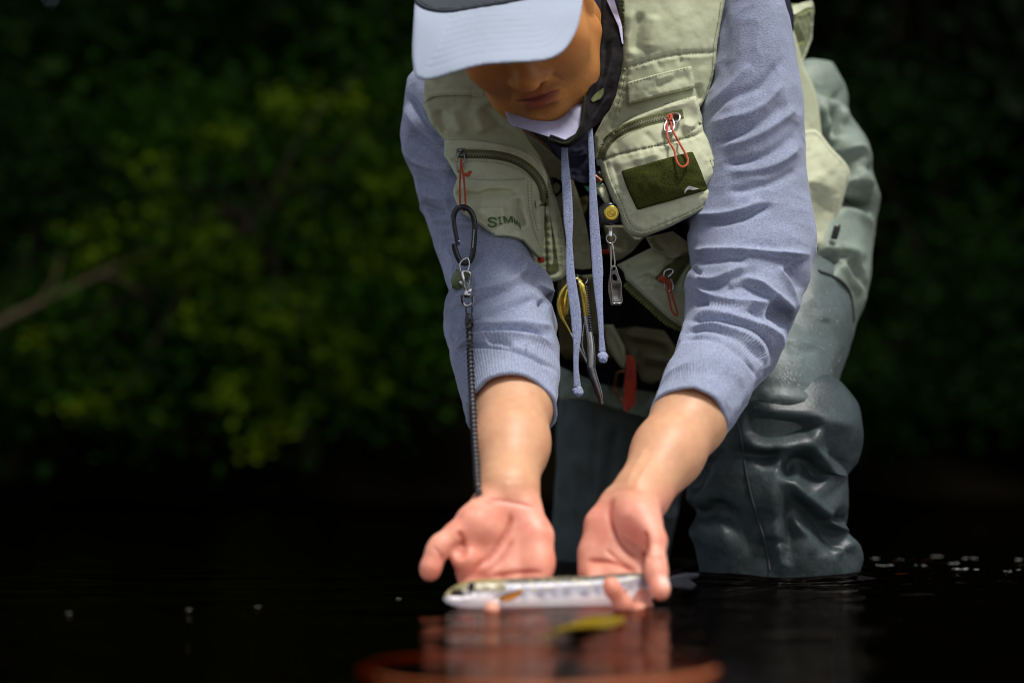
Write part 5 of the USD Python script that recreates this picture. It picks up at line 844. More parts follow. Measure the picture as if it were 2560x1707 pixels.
# side and back of the vest behind the sleeve
sv = Patch(C(2, [(1500, -160), (1600, -60), (1660, 60), (1730, 260), (1790, 480), (1870, 650), (1905, 800), (1925, 1010), (1800, 1000), (1700, 900), (1650, 500), (1580, 200)]), Rbf(np.c_[C(2, [(1560, -60), (1700, 200), (1650, 500), (1850, 650), (1760, 900), (1915, 960)]), [1.87, 1.92, 1.90, 1.98, 1.93, 2.0]]), g=6, rim=8, rim_d=.004, thick=.02, noise=.001, fl=[('seam', 2, [(1770, 760), (1800, 870), (1850, 960)], 4, 3)])
obj('side_panel', sv.mesh, 'vest_cloth', VE, label='narrow side of the vest behind the sleeve')
fp = Patch(np.vstack([C(2, [(1700, 950), (1800, 958), (1875, 952)]), spl(C(2, [(1920, 985), (1990, 1080), (2070, 1165), (2122, 1235), (2130, 1290), (2108, 1370)]), 22), C(9, [(262, 690), (240, 760), (228, 795)]), C(6, [(1770, 380), (1690, 412), (1600, 400), (1400, 200)]), C(2, [(1650, 1400)])]),
           Rbf(np.c_[C(2, [(1700, 960), (1880, 955), (2120, 1240), (1800, 1200), (2000, 1250)]), [1.90, 1.95, 1.985, 1.90, 1.935]].tolist() + np.c_[C(6, [(1700, 400), (1800, 200), (1500, 250)]), [1.93, 1.96, 1.89]].tolist()), g=6, rim=10, rim_d=.005, thick=.02, noise=.0025,
           fl=[('seam', 2, [(1800, 1010), (1880, 1005), (1960, 1090), (2040, 1180), (2085, 1260), (2070, 1380), (2050, 1500)], 4, 3), ('v', 2, [(1880, 1120), (1960, 1240), (2040, 1300)], 14, 4), ('r', 2, [(1820, 1300), (1930, 1340), (2030, 1420)], 14, 4), ('v', 9, [(170, 640), (210, 680), (240, 690)], 12, 4), ('r', 9, [(190, 560), (220, 600), (260, 610)], 12, 3)])
obj('hip_pocket', fp.mesh, 'vest_light', VE, label='square hip pocket sticking out behind the sleeve')
obj('stitching', stitches([(2, [(1800, 985), (1875, 980), (1985, 1105), (2105, 1240), (2090, 1370)]), (9, [(256, 660), (234, 745), (215, 800)])], fp), 'stitch_dark', VE, smooth=False, kind='stuff')
obj('pull_tab', Patch(C(9, [(243, 737), (264, 732), (262, 750), (252, 782), (232, 780)]), 1.925, g=3, rim=3, rim_d=.001, thick=.004).mesh, 'black_rubber', VE)
nb = Patch(C(2, [(1600, -120), (1700, 30), (1760, 30), (1850, 6), (1866, 40), (1868, 90), (1850, 200), (1846, 290), (1810, 390), (1778, 470), (1740, 370), (1690, 240), (1640, 80)]), Rbf(np.c_[C(2, [(1640, 0), (1850, 20), (1850, 280), (1775, 460), (1740, 200)]), [1.93, 1.99, 2.0, 1.97, 1.94]]), g=4, thick=.03, noise=.002, extra=lambda q, e: .0016 * (np.sin(q[:, 0] * 1.1) * np.sin(q[:, 1] * 1.1)), fl=[('v', 2, [(1700, 190), (1740, 260), (1770, 330)], 12, 12), ('r', 2, [(1680, 110), (1780, 110), (1860, 60)], 10, 8)])
obj('mesh_pocket', nb.mesh, 'net_green', VE, label='green mesh pocket on the back')
obj('mesh_pocket_lip', Patch(C(2, [(1662, 60), (1760, 28), (1850, 3), (1868, 40), (1852, 55), (1820, 55), (1725, 110)]), nb.over(.006), g=4, thick=.006).mesh, 'vest_light', VE)
obj('mesh_pocket_lip', Patch(C(2, [(1846, 190), (1862, 110), (1852, 290), (1810, 400), (1780, 470), (1772, 455), (1800, 380), (1838, 290)]), nb.over(.004), g=4, thick=.006).mesh, 'vest_light', VE)
obj('cloth_loop', Patch(C(3, [(1320, 735), (1360, 735), (1378, 770), (1350, 775), (1325, 810), (1322, 760)]), pl.over(.004), g=3, thick=.002).mesh, 'vest_light', VE)
obj('cloth_loop', Patch(C(4, [(675, 405), (760, 350), (790, 400), (820, 480), (860, 640), (800, 600), (700, 450)]), 1.735, g=3, thick=.006, rim=4, rim_d=.003, fl=[('v', 4, [(700, 420), (740, 400), (780, 420)], 6, 5)]).mesh, 'vest_light', VE)
# zip pulls with red cord
def pull(cr, c, surf, h, w, lean, mat):
    """slider and hanging tongue of a zip; c is the slider's place, h its length in metres"""
    q = C(cr, [c])[0]; D = surf.D(q[None])[0] - .006; o = P(q[0], q[1], D); s, t_ = RT, np.array([lean, -.1, -1]); t_ = t_ / np.linalg.norm(t_)
    ms = []
    b = trimesh.creation.box([.0085, .0045, .010]); b = b.subdivide().subdivide(); b.apply_translation(o); ms.append(b)
    loop = [o + s * w * .5 * math.cos(a) * (1 + .25 * math.sin(a)) + t_ * (h * .5 - h * .5 * math.sin(a)) - FW * .004 for a in np.linspace(0, 2 * np.pi, 28, endpoint=False)]
    ms.append(tube(loop, .00105, 8, closed=True))
    arch = [o + s * .003 * math.cos(a) - FW * (.002 + .004 * math.sin(a)) + UP * .002 for a in np.linspace(0, np.pi, 10)]; ms.append(tube(arch, .0011, 6))
    return cat(ms)
obj('zip_pull', pull(3, (640, 300), pl, .025, .0095, -.12, mat='steel'), 'dark_metal', VE, smooth=30)
obj('pull_cord', cat([px_tube(3, [(635, 360), (628, 480), (622, 620), (628, 780), (645, 822), (668, 830), (676, 800), (668, 650), (656, 510), (640, 420), (634, 360)], 1.700, .0012, n=70, sides=7), px_tube(3, [(655, 520), (675, 500), (700, 505), (712, 478), (726, 490)], 1.699, [.0016, .0024, .0026, .0018, .0022], n=16, sides=8)]), 'red_cord', VE, label='red cord loop holding the carabiner', smooth=60)
obj('zip_pull', cat([px_tube(2, [(780, 880), (800, 850), (850, 835), (880, 855), (868, 895), (830, 905)], lambda q: pr.D(q) - .006, .0016, n=30), px_tube(2, [(792, 885), (768, 930), (772, 965), (800, 975), (828, 960), (838, 915), (826, 880)], lambda q: pr.D(q) - .007, .0019, n=40), Patch(C(2, [(780, 900), (830, 890), (832, 950), (805, 968), (776, 950)]), pr.over(.0055), g=3, thick=.0015).mesh]), 'steel', VE, smooth=40)
obj('pull_cord', cat([px_tube(2, [(800, 850), (790, 900), (785, 960), (800, 1040), (840, 1110), (860, 1190), (900, 1228), (935, 1205), (938, 1165), (905, 1100), (860, 1020), (825, 950), (815, 900)], lambda q: pr.D(q) - .0085, .0013, n=80, sides=7), px_tube(2, [(790, 870), (805, 848), (820, 862), (800, 885)], lambda q: pr.D(q) - .010, .002, n=14, sides=8)]), 'red_cord', VE, label='red cord loop hanging over the dark green patch', smooth=60)
obj('zip_pull', cat([px_tube(12, [(1800, 700), (1795, 560), (1800, 450), (1860, 410), (1920, 430), (1850, 520)], 1.775, .0012, n=30), px_tube(12, [(1810, 690), (1860, 720), (1915, 680), (1880, 540)], 1.775, .0012, n=24)]), 'steel', VE, smooth=40)
obj('pull_cord', cat([px_tube(12, [(1850, 540), (1840, 680), (1870, 850), (1910, 1000), (1975, 1060), (1975, 1000), (1930, 860), (1895, 720), (1870, 560)], 1.772, .0013, n=50, sides=7), px_tube(12, [(1730, 570), (1760, 530), (1800, 560), (1760, 580)], 1.774, .003, n=14)]), 'red_cord', VE, label='red cord on the lower zip', smooth=60)
obj('red_bead', cat([px_tube(12, [(60, 240), (75, 290), (80, 320)], 1.772, [.004, .0052, .003], n=10)]), 'red_strap', VE, smooth=60)

# ------------------------------------------------------------------ what the angler carries and holds
def hang(d0, off=.006): return lambda q: np.minimum(d0, sll.D(q) - off - .010 * sm((q[:, 1] - 690) / 30))
t = thing('carabiner', 'black oval carabiner hanging by a red cord from the pocket with green lettering', 'carabiner')
cd = lambda q: np.full(len(q), 1.692)
obj('frame', px_tube(14, [(140, 900), (150, 960), (172, 1020), (205, 1075), (245, 1090), (290, 1072), (318, 1010), (330, 920), (338, 800), (338, 690), (322, 620), (280, 562), (225, 540), (165, 560), (135, 620), (130, 648)], hang(1.692), .0034, n=90, sides=14), 'black_gloss', t, smooth=60)
obj('gate', px_tube(14, [(135, 650), (142, 730), (160, 830), (176, 915)], hang(1.692), .0027, n=30, sides=12), 'black_rubber', t, smooth=60)
pin = trimesh.creation.icosphere(2, .0016); pin.apply_translation(P(*C(14, [(188, 876)])[0], hang(1.689)(C(14, [(188, 876)]))[0])); obj('pin', pin, 'steel', t, smooth=60)
pg = []
for k in range(9):
    b = trimesh.creation.box([.0011, .0006, .0016]); b.apply_translation(P(*C(14, [(334 - k * 1.6, 770 + k * 20)])[0], hang(1.692)(C(14, [(334 - k * 1.6, 770 + k * 20)]))[0] - .0035)); pg.append(b)
obj('engraving', cat(pg), 'tag_print', t, smooth=False)
t = thing('key_ring', 'steel ring with a small green whistle below the black carabiner', 'key ring')
obj('ring', px_tube(14, [(205, 1080), (196, 1130), (205, 1170), (240, 1185), (275, 1160), (288, 1110), (280, 1060), (265, 1040), (240, 1050)], hang(1.688), .0011, n=50, closed=True), 'steel', t, smooth=60)
obj('whistle', px_tube(14, [(140, 1240), (180, 1250), (222, 1262)], hang(1.69), [.0118, .0118, .0112], n=14, sides=20), 'whistle_green', t, smooth=35)
obj('bracket', Patch(C(14, [(196, 1165), (262, 1172), (262, 1240), (200, 1238)]), hang(1.686), g=3, thick=.002, rim=3, rim_d=.001, noise=0).mesh, 'dark_metal', t)
obj('band', Patch(C(14, [(182, 1275), (215, 1260), (240, 1290), (232, 1318), (192, 1300)]), hang(1.677), g=3, thick=.003, rim=3, rim_d=.001, noise=0).mesh, 'steel', t)
t = thing('coil_lanyard', 'black coiled lanyard with a steel snap hook hanging in front of the sleeve', 'lanyard')
obj('snap_hook', cat([px_tube(14, [(215, 1180), (228, 1240), (250, 1310), (265, 1385)], hang(1.68), [.0022, .0026, .003, .003], n=30, sides=10), px_tube(14, [(215, 1182), (245, 1170), (285, 1180), (305, 1220), (302, 1280), (298, 1340), (285, 1385)], hang(1.68), [.0018, .0014, .0014, .0018, .0022, .0026, .0026], n=40, sides=10)]), 'steel', t, smooth=50)
obj('lever', Patch(C(14, [(255, 1270), (298, 1290), (298, 1385), (268, 1388)]), hang(1.681), g=3, thick=.003, rim=2, rim_d=.001, noise=0).mesh, 'steel', t)
obj('swivel', cat([px_tube(14, [(245, 1395), (272, 1400), (300, 1405)], hang(1.68), [.0036, .0042, .0036], n=10, sides=14), px_tube(14, [(220, 1400), (220, 1450), (235, 1490), (272, 1510), (310, 1490), (322, 1450), (322, 1412)], hang(1.68), .0020, n=40, sides=10)]), 'steel', t, smooth=50)
obj('loop', px_tube(5, [(690, 690), (678, 640), (690, 600), (712, 590), (730, 610), (734, 650), (724, 690)], hang(1.672), .0011, n=30), 'black_rubber', t, smooth=60)
obj('ferrule', px_tube(5, [(707, 690), (707, 730), (708, 780), (710, 795)], hang(1.668), [.0042, .0048, .0050, .0042], n=16, sides=16), 'black_gloss', t, smooth=35)
path = np.vstack([C(5, [(710, 790), (714, 950), (722, 1150), (732, 1350), (745, 1560)]), C(0, [(1186, 1090), (1191, 1160), (1196, 1225), (1208, 1290), (1222, 1380), (1230, 1500)])])
q = spl(path, 1400); ls = np.r_[0, np.cumsum(np.hypot(*np.diff(q, axis=0).T))]; yy = q[:, 1]
Dp = np.interp(yy, [800, 880, 950, 1030, 1100, 1225, 1290, 1500], [1.655, 1.625, 1.575, 1.525, 1.495, 1.440, 1.47, 1.52]); Dp = np.where(yy < 1040, np.minimum(Dp, sll.D(np.c_[q[:, 0], np.minimum(yy, 1015)]) - .011), Dp); from scipy.ndimage import gaussian_filter1d; Dp = gaussian_filter1d(Dp, 25, mode='nearest'); c3 = P(q[:, 0], q[:, 1], Dp); tg = np.gradient(c3, axis=0); tg /= np.linalg.norm(tg, axis=1, keepdims=True)
sd = RT - (tg @ RT)[:, None] * tg; sd /= np.linalg.norm(sd, axis=1, keepdims=True); nn = np.cross(tg, sd); ph = ls / 10.5 * 2 * np.pi
obj('coil', tube(c3 + .0030 * (np.cos(ph)[:, None] * sd + np.sin(ph)[:, None] * nn), .00115, 6), 'black_rubber', t, smooth=60)
obj('core', tube(c3[::10], .0020, 6), 'coil_core', t, smooth=60)
# forceps
t = thing('forceps', 'steel fishing forceps with gold finger loops hanging between the two cords', 'forceps')
FD = 1.70
jaw = px_tube(10, [(770, 760), (800, 860), (840, 980), (890, 1120), (925, 1285)], FD, [.0048, .0044, .0038, .0032, .0018], n=40, sides=14)
obj('jaw', jaw, 'steel', t, smooth=50)
obj('jaw', px_tube(10, [(745, 760), (775, 870), (815, 1000), (860, 1140), (912, 1290)], FD + .003, [.0036, .0034, .0028, .0022, .0013], n=40, sides=12), 'dark_metal', t, smooth=50)
obj('shank', px_tube(12, [(650, 620), (675, 720), (690, 860), (705, 1020), (735, 1220), (765, 1420), (775, 1580), (772, 1780)], FD, [.003, .0042, .0044, .0042, .0040, .0044, .0050, .0056], n=60, sides=14), 'steel', t, smooth=50)
obj('gold_grip', px_tube(12, [(600, 585), (640, 640), (668, 720), (690, 830), (705, 960), (716, 1060)], FD - .0016, [.0022, .0042, .0048, .0048, .0046, .0044], n=40, sides=14), 'gold', t, smooth=50)
rg = []
for k in range(18):
    f_ = k / 17; p_ = C(12, [(700 + 62 * f_, 665 + 600 * f_)])[0]; b = trimesh.creation.icosphere(1, 1.0); b.apply_scale([.0030, .0022, .0016]); b.apply_translation(P(p_[0] + 1, p_[1], FD - .0045)); rg.append(b)
obj('ratchet', cat(rg), 'black_gloss', t, smooth=False)
obj('finger_loop', px_tube(12, [(640, 590), (560, 545), (450, 620), (370, 720), (325, 850), (330, 960), (365, 1080), (430, 1200), (480, 1290)], FD + .012, [.002, .0022, .0024, .0030, .0032, .0030, .0024, .0016, .0013], n=60, sides=10), 'gold', t, smooth=50)
obj('finger_plate', Patch(C(12, [(440, 640), (370, 730), (335, 860), (345, 970), (390, 1080), (440, 1040), (470, 900), (470, 740)]), FD + .016, g=4, thick=.002, noise=0, extra=lambda q, e: .006 * (1 - np.exp(-(e / 14) ** 2))).mesh, 'gold', t)
obj('shank', px_tube(10, [(480, 290), (560, 420), (640, 560), (700, 670), (765, 775)], FD + .008, [.0014, .0018, .0020, .0022, .0030], n=40, sides=10), 'steel', t, smooth=50)
obj('spring', px_tube(12, [(690, 1100), (665, 1250), (650, 1400), (655, 1520), (690, 1600)], FD + .004, .0009, n=30, sides=8), 'steel', t, smooth=50)
obj('wire_link', cat([px_tube(12, [(585, 490), (590, 550), (605, 590), (640, 600)], FD - .004, .0007, n=16, sides=6), px_tube(12, [(690, 500), (715, 530), (720, 570), (690, 610)], FD - .004, .0007, n=16, sides=6)]), 'steel', t, smooth=50)
# retractor and nippers
t = thing('retractor', 'round black retractor reel with a gold badge peeking out under the big pocket', 'retractor')
rc = C(4, [(828, 700)])[0]; RD = 1.722
def puck(c, r, th, D, bev):
    prof = [(0, -th / 2)] + [(r - bev + bev * math.sin(a), -th / 2 + bev - bev * math.cos(a)) for a in np.linspace(0, np.pi / 2, 6)] + [(r - bev + bev * math.cos(a), th / 2 - bev + bev * math.sin(a)) for a in np.linspace(0, np.pi / 2, 6)] + [(0, th / 2)]
    m = trimesh.creation.revolve(np.array(prof), sections=48); T = np.eye(4); T[:3, 0], T[:3, 1], T[:3, 2], T[:3, 3] = RT, -UP, -FW, P(c[0], c[1], D); m.apply_transform(T); return m
obj('case', puck(rc, .0140, .010, RD, .0035), 'black_gloss', t, smooth=40)
bc = C(4, [(852, 690)])[0]; obj('badge', puck(bc, .0092, .002, RD - .0056, .0008), 'gold', t, smooth=40)
eg = [tube([P(bc[0], bc[1], RD - .0068) + r_2 * (math.cos(a) * RT + math.sin(a) * UP) for a in np.linspace(0, 2 * np.pi, 40, endpoint=False)], .0005, 6, closed=True) for r_2 in (.0078, .0052)]
for k in range(22):
    a = k / 22 * 2 * np.pi; b = trimesh.creation.box([.0012, .0008, .0014]); b.apply_translation(P(bc[0], bc[1], RD - .0068) + .0065 * (math.cos(a) * RT + math.sin(a) * UP)); eg.append(b)
eg.append(px_tube(4, [(830, 670), (850, 730), (860, 690), (880, 725), (890, 670)], RD - .0068, .0006, n=30, sides=6))
obj('relief', cat(eg), 'gold', t, smooth=40)
obj('stem', px_tube(4, [(845, 850), (845, 900), (842, 950)], RD - .002, [.0034, .0030, .0036], n=14, sides=16), 'steel', t, smooth=40)
t = thing('nippers', 'flat steel line nippers hanging on a wire link below the gold badge', 'nippers')
obj('ring', px_tube(4, [(848, 925), (895, 950), (903, 980), (880, 1020), (848, 1030), (812, 1018), (795, 978), (808, 945)], RD - .003, .0007, n=50, closed=True, sides=8), 'steel', t, smooth=60)
obj('wire_link', cat([px_tube(4, [(858, 1020), (850, 1080), (848, 1180), (848, 1290)], RD - .004, .0010, n=30, sides=8), px_tube(4, [(862, 1020), (874, 1060), (878, 1140), (890, 1230), (888, 1300)], RD - .005, .0010, n=30, sides=8), px_tube(4, [(858, 1040), (866, 1070), (870, 1100)], RD - .006, .0017, n=10, sides=8)]), 'steel', t, smooth=60)
ho = Polygon(spl(C(12, [(1072, 385), (1085, 375), (1100, 385), (1108, 402), (1100, 418), (1085, 424), (1070, 415), (1064, 400)]), 20, True))
sl_ = Polygon(spl(C(12, [(1078, 485), (1095, 478), (1112, 500), (1124, 545), (1112, 575), (1092, 555), (1078, 520)]), 20, True))
blade = Polygon(C(12, [(1052, 372), (1085, 360), (1115, 372), (1140, 440), (1165, 520), (1193, 600), (1196, 740), (1198, 870), (1196, 882), (1082, 884), (1066, 760), (1050, 600), (1042, 480)])).difference(ho).difference(sl_)
bq = C(12, [(1122, 740)])[0]
nip = Patch(blade, RD - .004, g=2.2, thick=.0012, rim=2.2, rim_d=.0004, noise=0, extra=lambda q, e: -.0014 * np.exp(-(((q[:, 0] - bq[0]) / 9) ** 4 + ((q[:, 1] - bq[1]) / 17) ** 4)))
obj('edge', px_tube(12, [(1052, 372), (1042, 480), (1050, 600), (1066, 760), (1082, 884), (1140, 884), (1196, 882), (1198, 740), (1193, 600), (1165, 520), (1140, 440), (1115, 372), (1085, 360), (1060, 366)], RD - .0046, .00055, n=90, closed=True, sides=6), 'steel', t, smooth=60)
obj('blade', nip.mesh, 'dark_metal', t, label='front blade with a thumb dimple and a slot')
obj('blade', Patch(C(12, [(1030, 480), (1052, 440), (1070, 600), (1084, 884), (1196, 890), (1190, 912), (1050, 908), (1012, 720), (1014, 600)]), RD + .001, g=2.5, thick=.0012, noise=0).mesh, 'dark_metal', t, label='rear blade')
t = thing('clip', 'small copper coloured ribbed clip at the inner edge of the big pocket', 'clip')
obj('body', Patch(C(13, [(1490, 1170), (1560, 1110), (1790, 1290), (1740, 1370), (1660, 1350)]), 1.728, g=2.5, thick=.004, rim=3, rim_d=.001, noise=0).mesh, 'copper', t)
obj('cap', Patch(C(13, [(1590, 1090), (1680, 1020), (1750, 1060), (1800, 1270), (1620, 1140)]), 1.732, g=3, thick=.006, rim=6, rim_d=.003, noise=0).mesh, 'black_gloss', t)
for k in range(5):
    obj('rib', px_tube(13, [(1545 + 32 * k, 1205 + 24 * k), (1580 + 32 * k, 1165 + 24 * k)], 1.727, .0007, n=4, sides=6), 'black_rubber', t, smooth=60)

# ------------------------------------------------------------------ the trout, lying on its side at the surface between the two hands
t = thing('trout', 'small silver trout with dusky blotches held at the surface between both hands', 'fish')
fst = np.array([  # x, y of the axis in the photograph, D, half height, half width (mm)
    (1113, 1494, 1.362, 3.5, 3.0), (1124, 1492, 1.363, 7.5, 5.5), (1142, 1489, 1.365, 11.5, 8.0), (1170, 1487, 1.367, 15.0, 10.5), (1205, 1487, 1.370, 17.0, 12.5), (1250, 1488, 1.374, 18.0, 14), (1320, 1487, 1.380, 18.5, 15), (1400, 1485, 1.386, 19.0, 15),
    (1480, 1482, 1.392, 19.0, 14), (1540, 1475, 1.397, 18.0, 12.5), (1592, 1467, 1.401, 16.0, 10), (1632, 1463, 1.405, 12.5, 7.5), (1655, 1465, 1.410, 9, 5), (1670, 1466, 1.414, 6.0, 3.2)])
fst[:, 3] *= .93; fst[:, 1] += 1.2
fx = PchipInterpolator(np.arange(len(fst)), fst)(np.linspace(0, len(fst) - 1, 260)); fc3 = P(fx[:, 0], fx[:, 1], fx[:, 2]); ftg = np.gradient(fc3, axis=0); ftg /= np.linalg.norm(ftg, axis=1, keepdims=True)
fu = UP - (ftg @ UP)[:, None] * ftg; fu /= np.linalg.norm(fu, axis=1, keepdims=True); fs = np.cross(ftg, fu); th = np.linspace(0, 2 * np.pi, 120, endpoint=False)
fV = fc3[:, None] + (np.sin(th)[None, :, None] * fu[:, None] * fx[:, 3][:, None, None] + np.cos(th)[None, :, None] * fs[:, None] * fx[:, 4][:, None, None]) * mm
front = np.sign((fs[0] @ -FW)); n_, m_ = len(fx), len(th)
sx = np.repeat(fx[:, 0], m_); hgt = np.tile(np.sin(th), n_)
V = fV.reshape(-1, 3)
i, j = np.meshgrid(np.arange(n_ - 1), np.arange(m_), indexing='ij'); a, b = i * m_ + j, i * m_ + (j + 1) % m_
F = np.vstack([np.stack([a, b, b + m_], -1).reshape(-1, 3), np.stack([a, b + m_, a + m_], -1).reshape(-1, 3)]); V = np.vstack([V, fc3[0] - ftg[0] * .002, fc3[-1]]); jj = np.arange(m_)
F = np.vstack([F, np.c_[np.full(m_, len(V) - 2), (jj + 1) % m_, jj], np.c_[np.full(m_, len(V) - 1), (n_ - 1) * m_ + jj, (n_ - 1) * m_ + (jj + 1) % m_]])
fm = trimesh.Trimesh(V, F, process=False)
if fm.volume < 0: fm.invert()
x, y, D = proj(V); qf = np.c_[x, y]; Nf = np.array(fm.vertex_normals); ff = np.clip(-(Nf @ FW) * 2, 0, 1)
FF = [('v', 8, [(415, 868), (465, 886), (520, 886)], 8, 7), ('v', 8, [(420, 905), (520, 905), (600, 900)], 4, 2.0), ('v', 8, [(800, 820), (815, 860), (800, 905), (760, 950)], 4, 2.2), ('r', 8, [(770, 830), (785, 870), (760, 920)], 8, 1.2), ('v', 8, [(700, 840), (690, 870), (660, 900)], 3, 1.0), ('v', 8, [(520, 850), (560, 870), (640, 895)], 3, 1.0), ('r', 8, [(430, 862), (480, 868), (540, 880)], 4, 1.2)]
V = V + Nf * (folds(qf, FF) * ff)[:, None]; fm.vertices = V
hg = np.r_[hgt, 0, 0]; hx = np.r_[sx, fx[0, 0], fx[-1, 0]]; tint = np.zeros((len(V), 3)); nz = meshkit.fbm(V * 260, 3); nb_ = meshkit.fbm(V * 90, 2)
w = sm((hg + .10) / .75)[:, None]; tint = (1 - w) * np.array([.88, .85, .87]) + w * np.array([.22, .22, .29])
wb2 = sm((hg - .62) / .3)[:, None]; tint = tint * (1 - wb2) + np.array([.075, .075, .06]) * wb2
for cx, ww, st_ in ((1262, 13, .5), (1300, 10, .7), (1345, 14, .8), (1380, 10, .6), (1412, 13, .85), (1455, 14, .8), (1490, 9, .6), (1530, 13, .75), (1572, 11, .6), (1604, 10, .6)):
    k = np.exp(-(((hx - cx + 4 * np.sin(hg * 5)) / (1.15 * ww)) ** 2 + ((hg - .20) / .24) ** 2))[:, None] * st_ * .95 * (.6 + .8 * nb_[:, None]); tint = tint * (1 - k) + np.array([.07, .08, .15]) * k
mo2 = (sm((meshkit.fbm(V * 170 + 3, 3) - .46) / .12) * sm((hg - .12) / .3))[:, None] * .45; tint = tint * (1 - mo2) + np.array([.13, .115, .10]) * mo2
spk = (sm((nz - .56) / .08) * sm((hg - .25) / .25) * (hx > 1215))[:, None] * .7; tint = tint * (1 - spk) + np.array([.30, .26, .10]) * spk
hd_ = (sm((1262 - hx) / 15) * sm((hg - .25) / .3))[:, None]; tint = tint * (1 - hd_ * .8) + np.array([.24, .20, .07]) * hd_ * .8
tl = sm((hx - 1640) / 25)[:, None] * .85; tint = tint * (1 - tl) + np.array([.035, .04, .05]) * tl
pk = (np.exp(-((hg + .02) / .2) ** 2) * sm((nb_ - .45) / .2))[:, None] * .25; tint = tint * (1 - pk) + np.array([.55, .42, .50]) * pk
mo = np.exp(-(((qf[:, 0] - C(8, [(468, 884)])[0, 0]) / 16) ** 4 + ((qf[:, 1] - C(8, [(468, 884)])[0, 1]) / 9) ** 4))[:, None] * ff[:, None]; tint = tint * (1 - mo) + np.array([.03, .008, .010]) * mo  # darkness of the open mouth painted into the tint
obj('body', fm, 'trout_skin', t, smooth=True, tint=tint)
ec = C(8, [(585, 832)])[0]; ey = trimesh.creation.icosphere(3, .0034); ey.apply_translation(P(ec[0], ec[1], 1.3585)); obj('eye', ey, 'eye_black', t, smooth=60)
tinted('fin_skin', 0.4, bump=0.3, scale=900)
def fin(name, cr, pts, D, col_a, col_b, ax0, ax1, th=.0012, flx=()):
    f_ = Patch(C(cr, pts), D, g=2.5, thick=th, noise=.0003, rim=3, rim_d=.0006, fl=flx); vv = np.array(f_.mesh.vertices); xx, yy, _ = proj(vv); a0, a1 = C(cr, [ax0])[0], C(cr, [ax1])[0]; d_ = a1 - a0
    k = np.clip(((np.c_[xx, yy] - a0) @ d_) / (d_ @ d_), 0, 1)[:, None]; obj(name, f_.mesh, 'fin_skin', t, smooth=True, tint=np.array(col_a) * (1 - k) + np.array(col_b) * k)
fin('pectoral_fin', 8, [(778, 940), (800, 905), (870, 880), (950, 862), (972, 872), (930, 915), (870, 945), (810, 952)], Rbf(np.c_[C(8, [(780, 940), (960, 866), (870, 940), (870, 880)]), [1.354, 1.343, 1.349, 1.350]]), (.05, .035, .02), (.75, .27, .03), (850, 880), (880, 935), flx=[('v', 8, [(800, 925), (870, 905), (950, 880)], 3, .8)])
fin('pelvic_fin', 8, [(1685, 915), (1690, 880), (1730, 850), (1728, 885), (1705, 912)], 1.386, (.32, .05, .05), (.40, .10, .08), (1690, 910), (1725, 860))
fin('dorsal_fin', 8, [(1720, 765), (1760, 735), (1800, 738), (1850, 760), (1790, 768)], 1.41, (.10, .10, .06), (.16, .15, .08), (1760, 765), (1780, 735))
fin('tail_fin', 8, [(2010, 800), (2060, 765), (2160, 745), (2260, 745), (2250, 770), (2180, 790), (2240, 830), (2200, 860), (2100, 850), (2020, 840)], Rbf(np.c_[C(8, [(2010, 810), (2250, 750), (2200, 850)]), [1.424, 1.46, 1.455]]), (.03, .033, .042), (.018, .02, .026), (2020, 820), (2240, 800), th=.002)
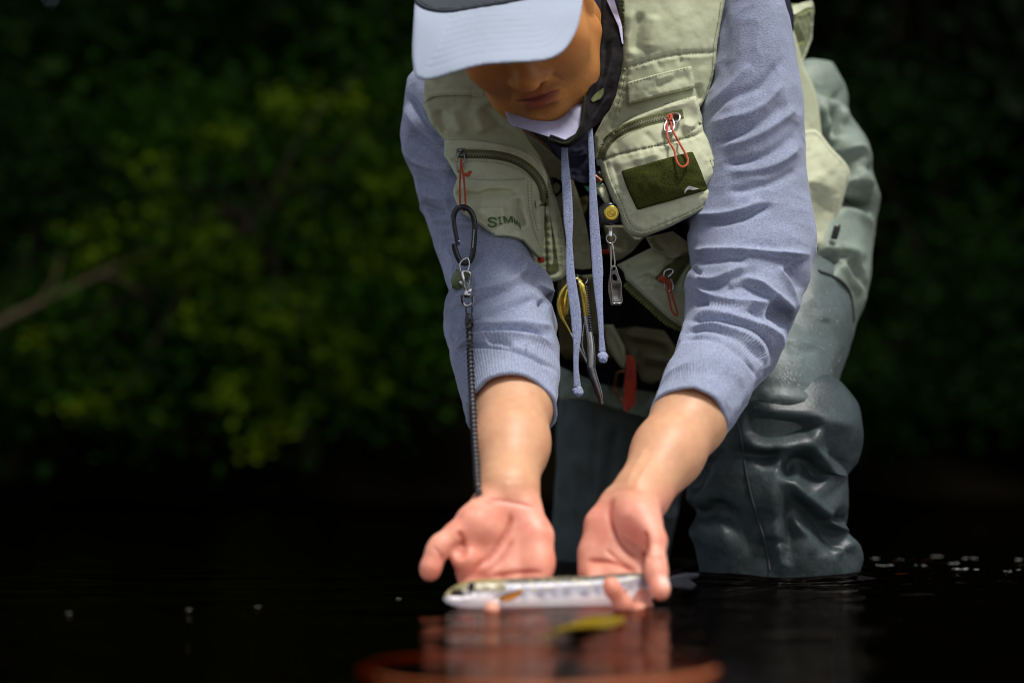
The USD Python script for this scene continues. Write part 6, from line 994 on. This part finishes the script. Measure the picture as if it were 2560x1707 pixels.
# round landing net floating in the nearest water, and a yellow leaf
t = thing('landing_net', 'orange brown wooden hoop of a landing net floating nearest to the camera', 'landing net')
hc_ = np.array([P(1345, 1186 + 3555.6 * .127 / 1.0, 1.0)[0], .985, -.0065])
hoop = [hc_ + np.array([.119 * math.cos(a), .130 * math.sin(a), -.006 * math.sin(a) + .0015 * math.cos(2 * a + 1)]) for a in np.linspace(0, 2 * np.pi, 90, endpoint=False)]
obj('hoop', tube(hoop, .0042, 12, closed=True), 'net_wood', t, smooth=60)
cords = []
for k in range(26):
    a = k / 26 * 2 * np.pi; top = hc_ + np.array([.117 * math.cos(a), .133 * math.sin(a), -.004])
    for s_ in (-1, 1):
        a2 = a + s_ * .36; bot = hc_ + np.array([.075 * math.cos(a2), .085 * math.sin(a2), -.12]); cords.append(tube(spl([top, (top + bot) / 2 + [0, 0, -.012], bot], 8), .0009, 5))
for z_, s_ in ((-.075, .82), (-.12, .63)):
    cords.append(tube([hc_ + np.array([.119 * s_ * math.cos(a), .135 * s_ * math.sin(a), z_]) for a in np.linspace(0, 2 * np.pi, 50, endpoint=False)], .0009, 5, closed=True))
obj('net_bag', cat(cords), 'dark_mesh', t, smooth=60, kind='stuff')
leaf_material('leaf_yellow', (.15, .105, .004), (.26, .18, .006), tr=.2, rough=.35)
t = thing('leaf', 'yellow autumn leaf floating in front of the fish beside the curled forefinger', 'leaf')
lq = []
def onw(x_, y_, z_=.0012):
    d = P(x_, y_, 1) - CAM; return CAM + d * ((z_ - CAM[2]) / d[2])
A, Bp = onw(1382, 1588), onw(1548, 1548); ax_ = (Bp - A); Ln = np.linalg.norm(ax_); ax_ = ax_ / Ln; sd_ = np.cross([0, 0, 1], ax_); ss = np.linspace(0, 1, 30)
wv = .020 * np.sin(np.pi * ss ** 1.5) ** .8 + .0004
Lf = np.array([[A + ax_ * Ln * s_ + sd_ * w_ * k + np.array([0, 0, .0025 * abs(k) + .0015 * math.sin(s_ * 9)]) for k in np.linspace(-1, 1, 9)] for s_, w_ in zip(ss, wv)]).reshape(-1, 3)
i, j = np.meshgrid(np.arange(29), np.arange(8), indexing='ij'); a = i * 9 + j; Fl = np.vstack([np.stack([a, a + 9, a + 10], -1).reshape(-1, 3), np.stack([a, a + 10, a + 1], -1).reshape(-1, 3)])
obj('blade', trimesh.Trimesh(np.vstack([Lf, Lf - [0, 0, .0006]]), np.vstack([Fl, Fl[:, ::-1] + len(Lf)]), process=False), 'leaf_yellow', t, smooth=60)
obj('stalk', tube(spl([A, A - ax_ * .012 + [0, 0, .001], A - ax_ * .024], 8), .0008, 6), 'leaf_yellow', t, smooth=60)
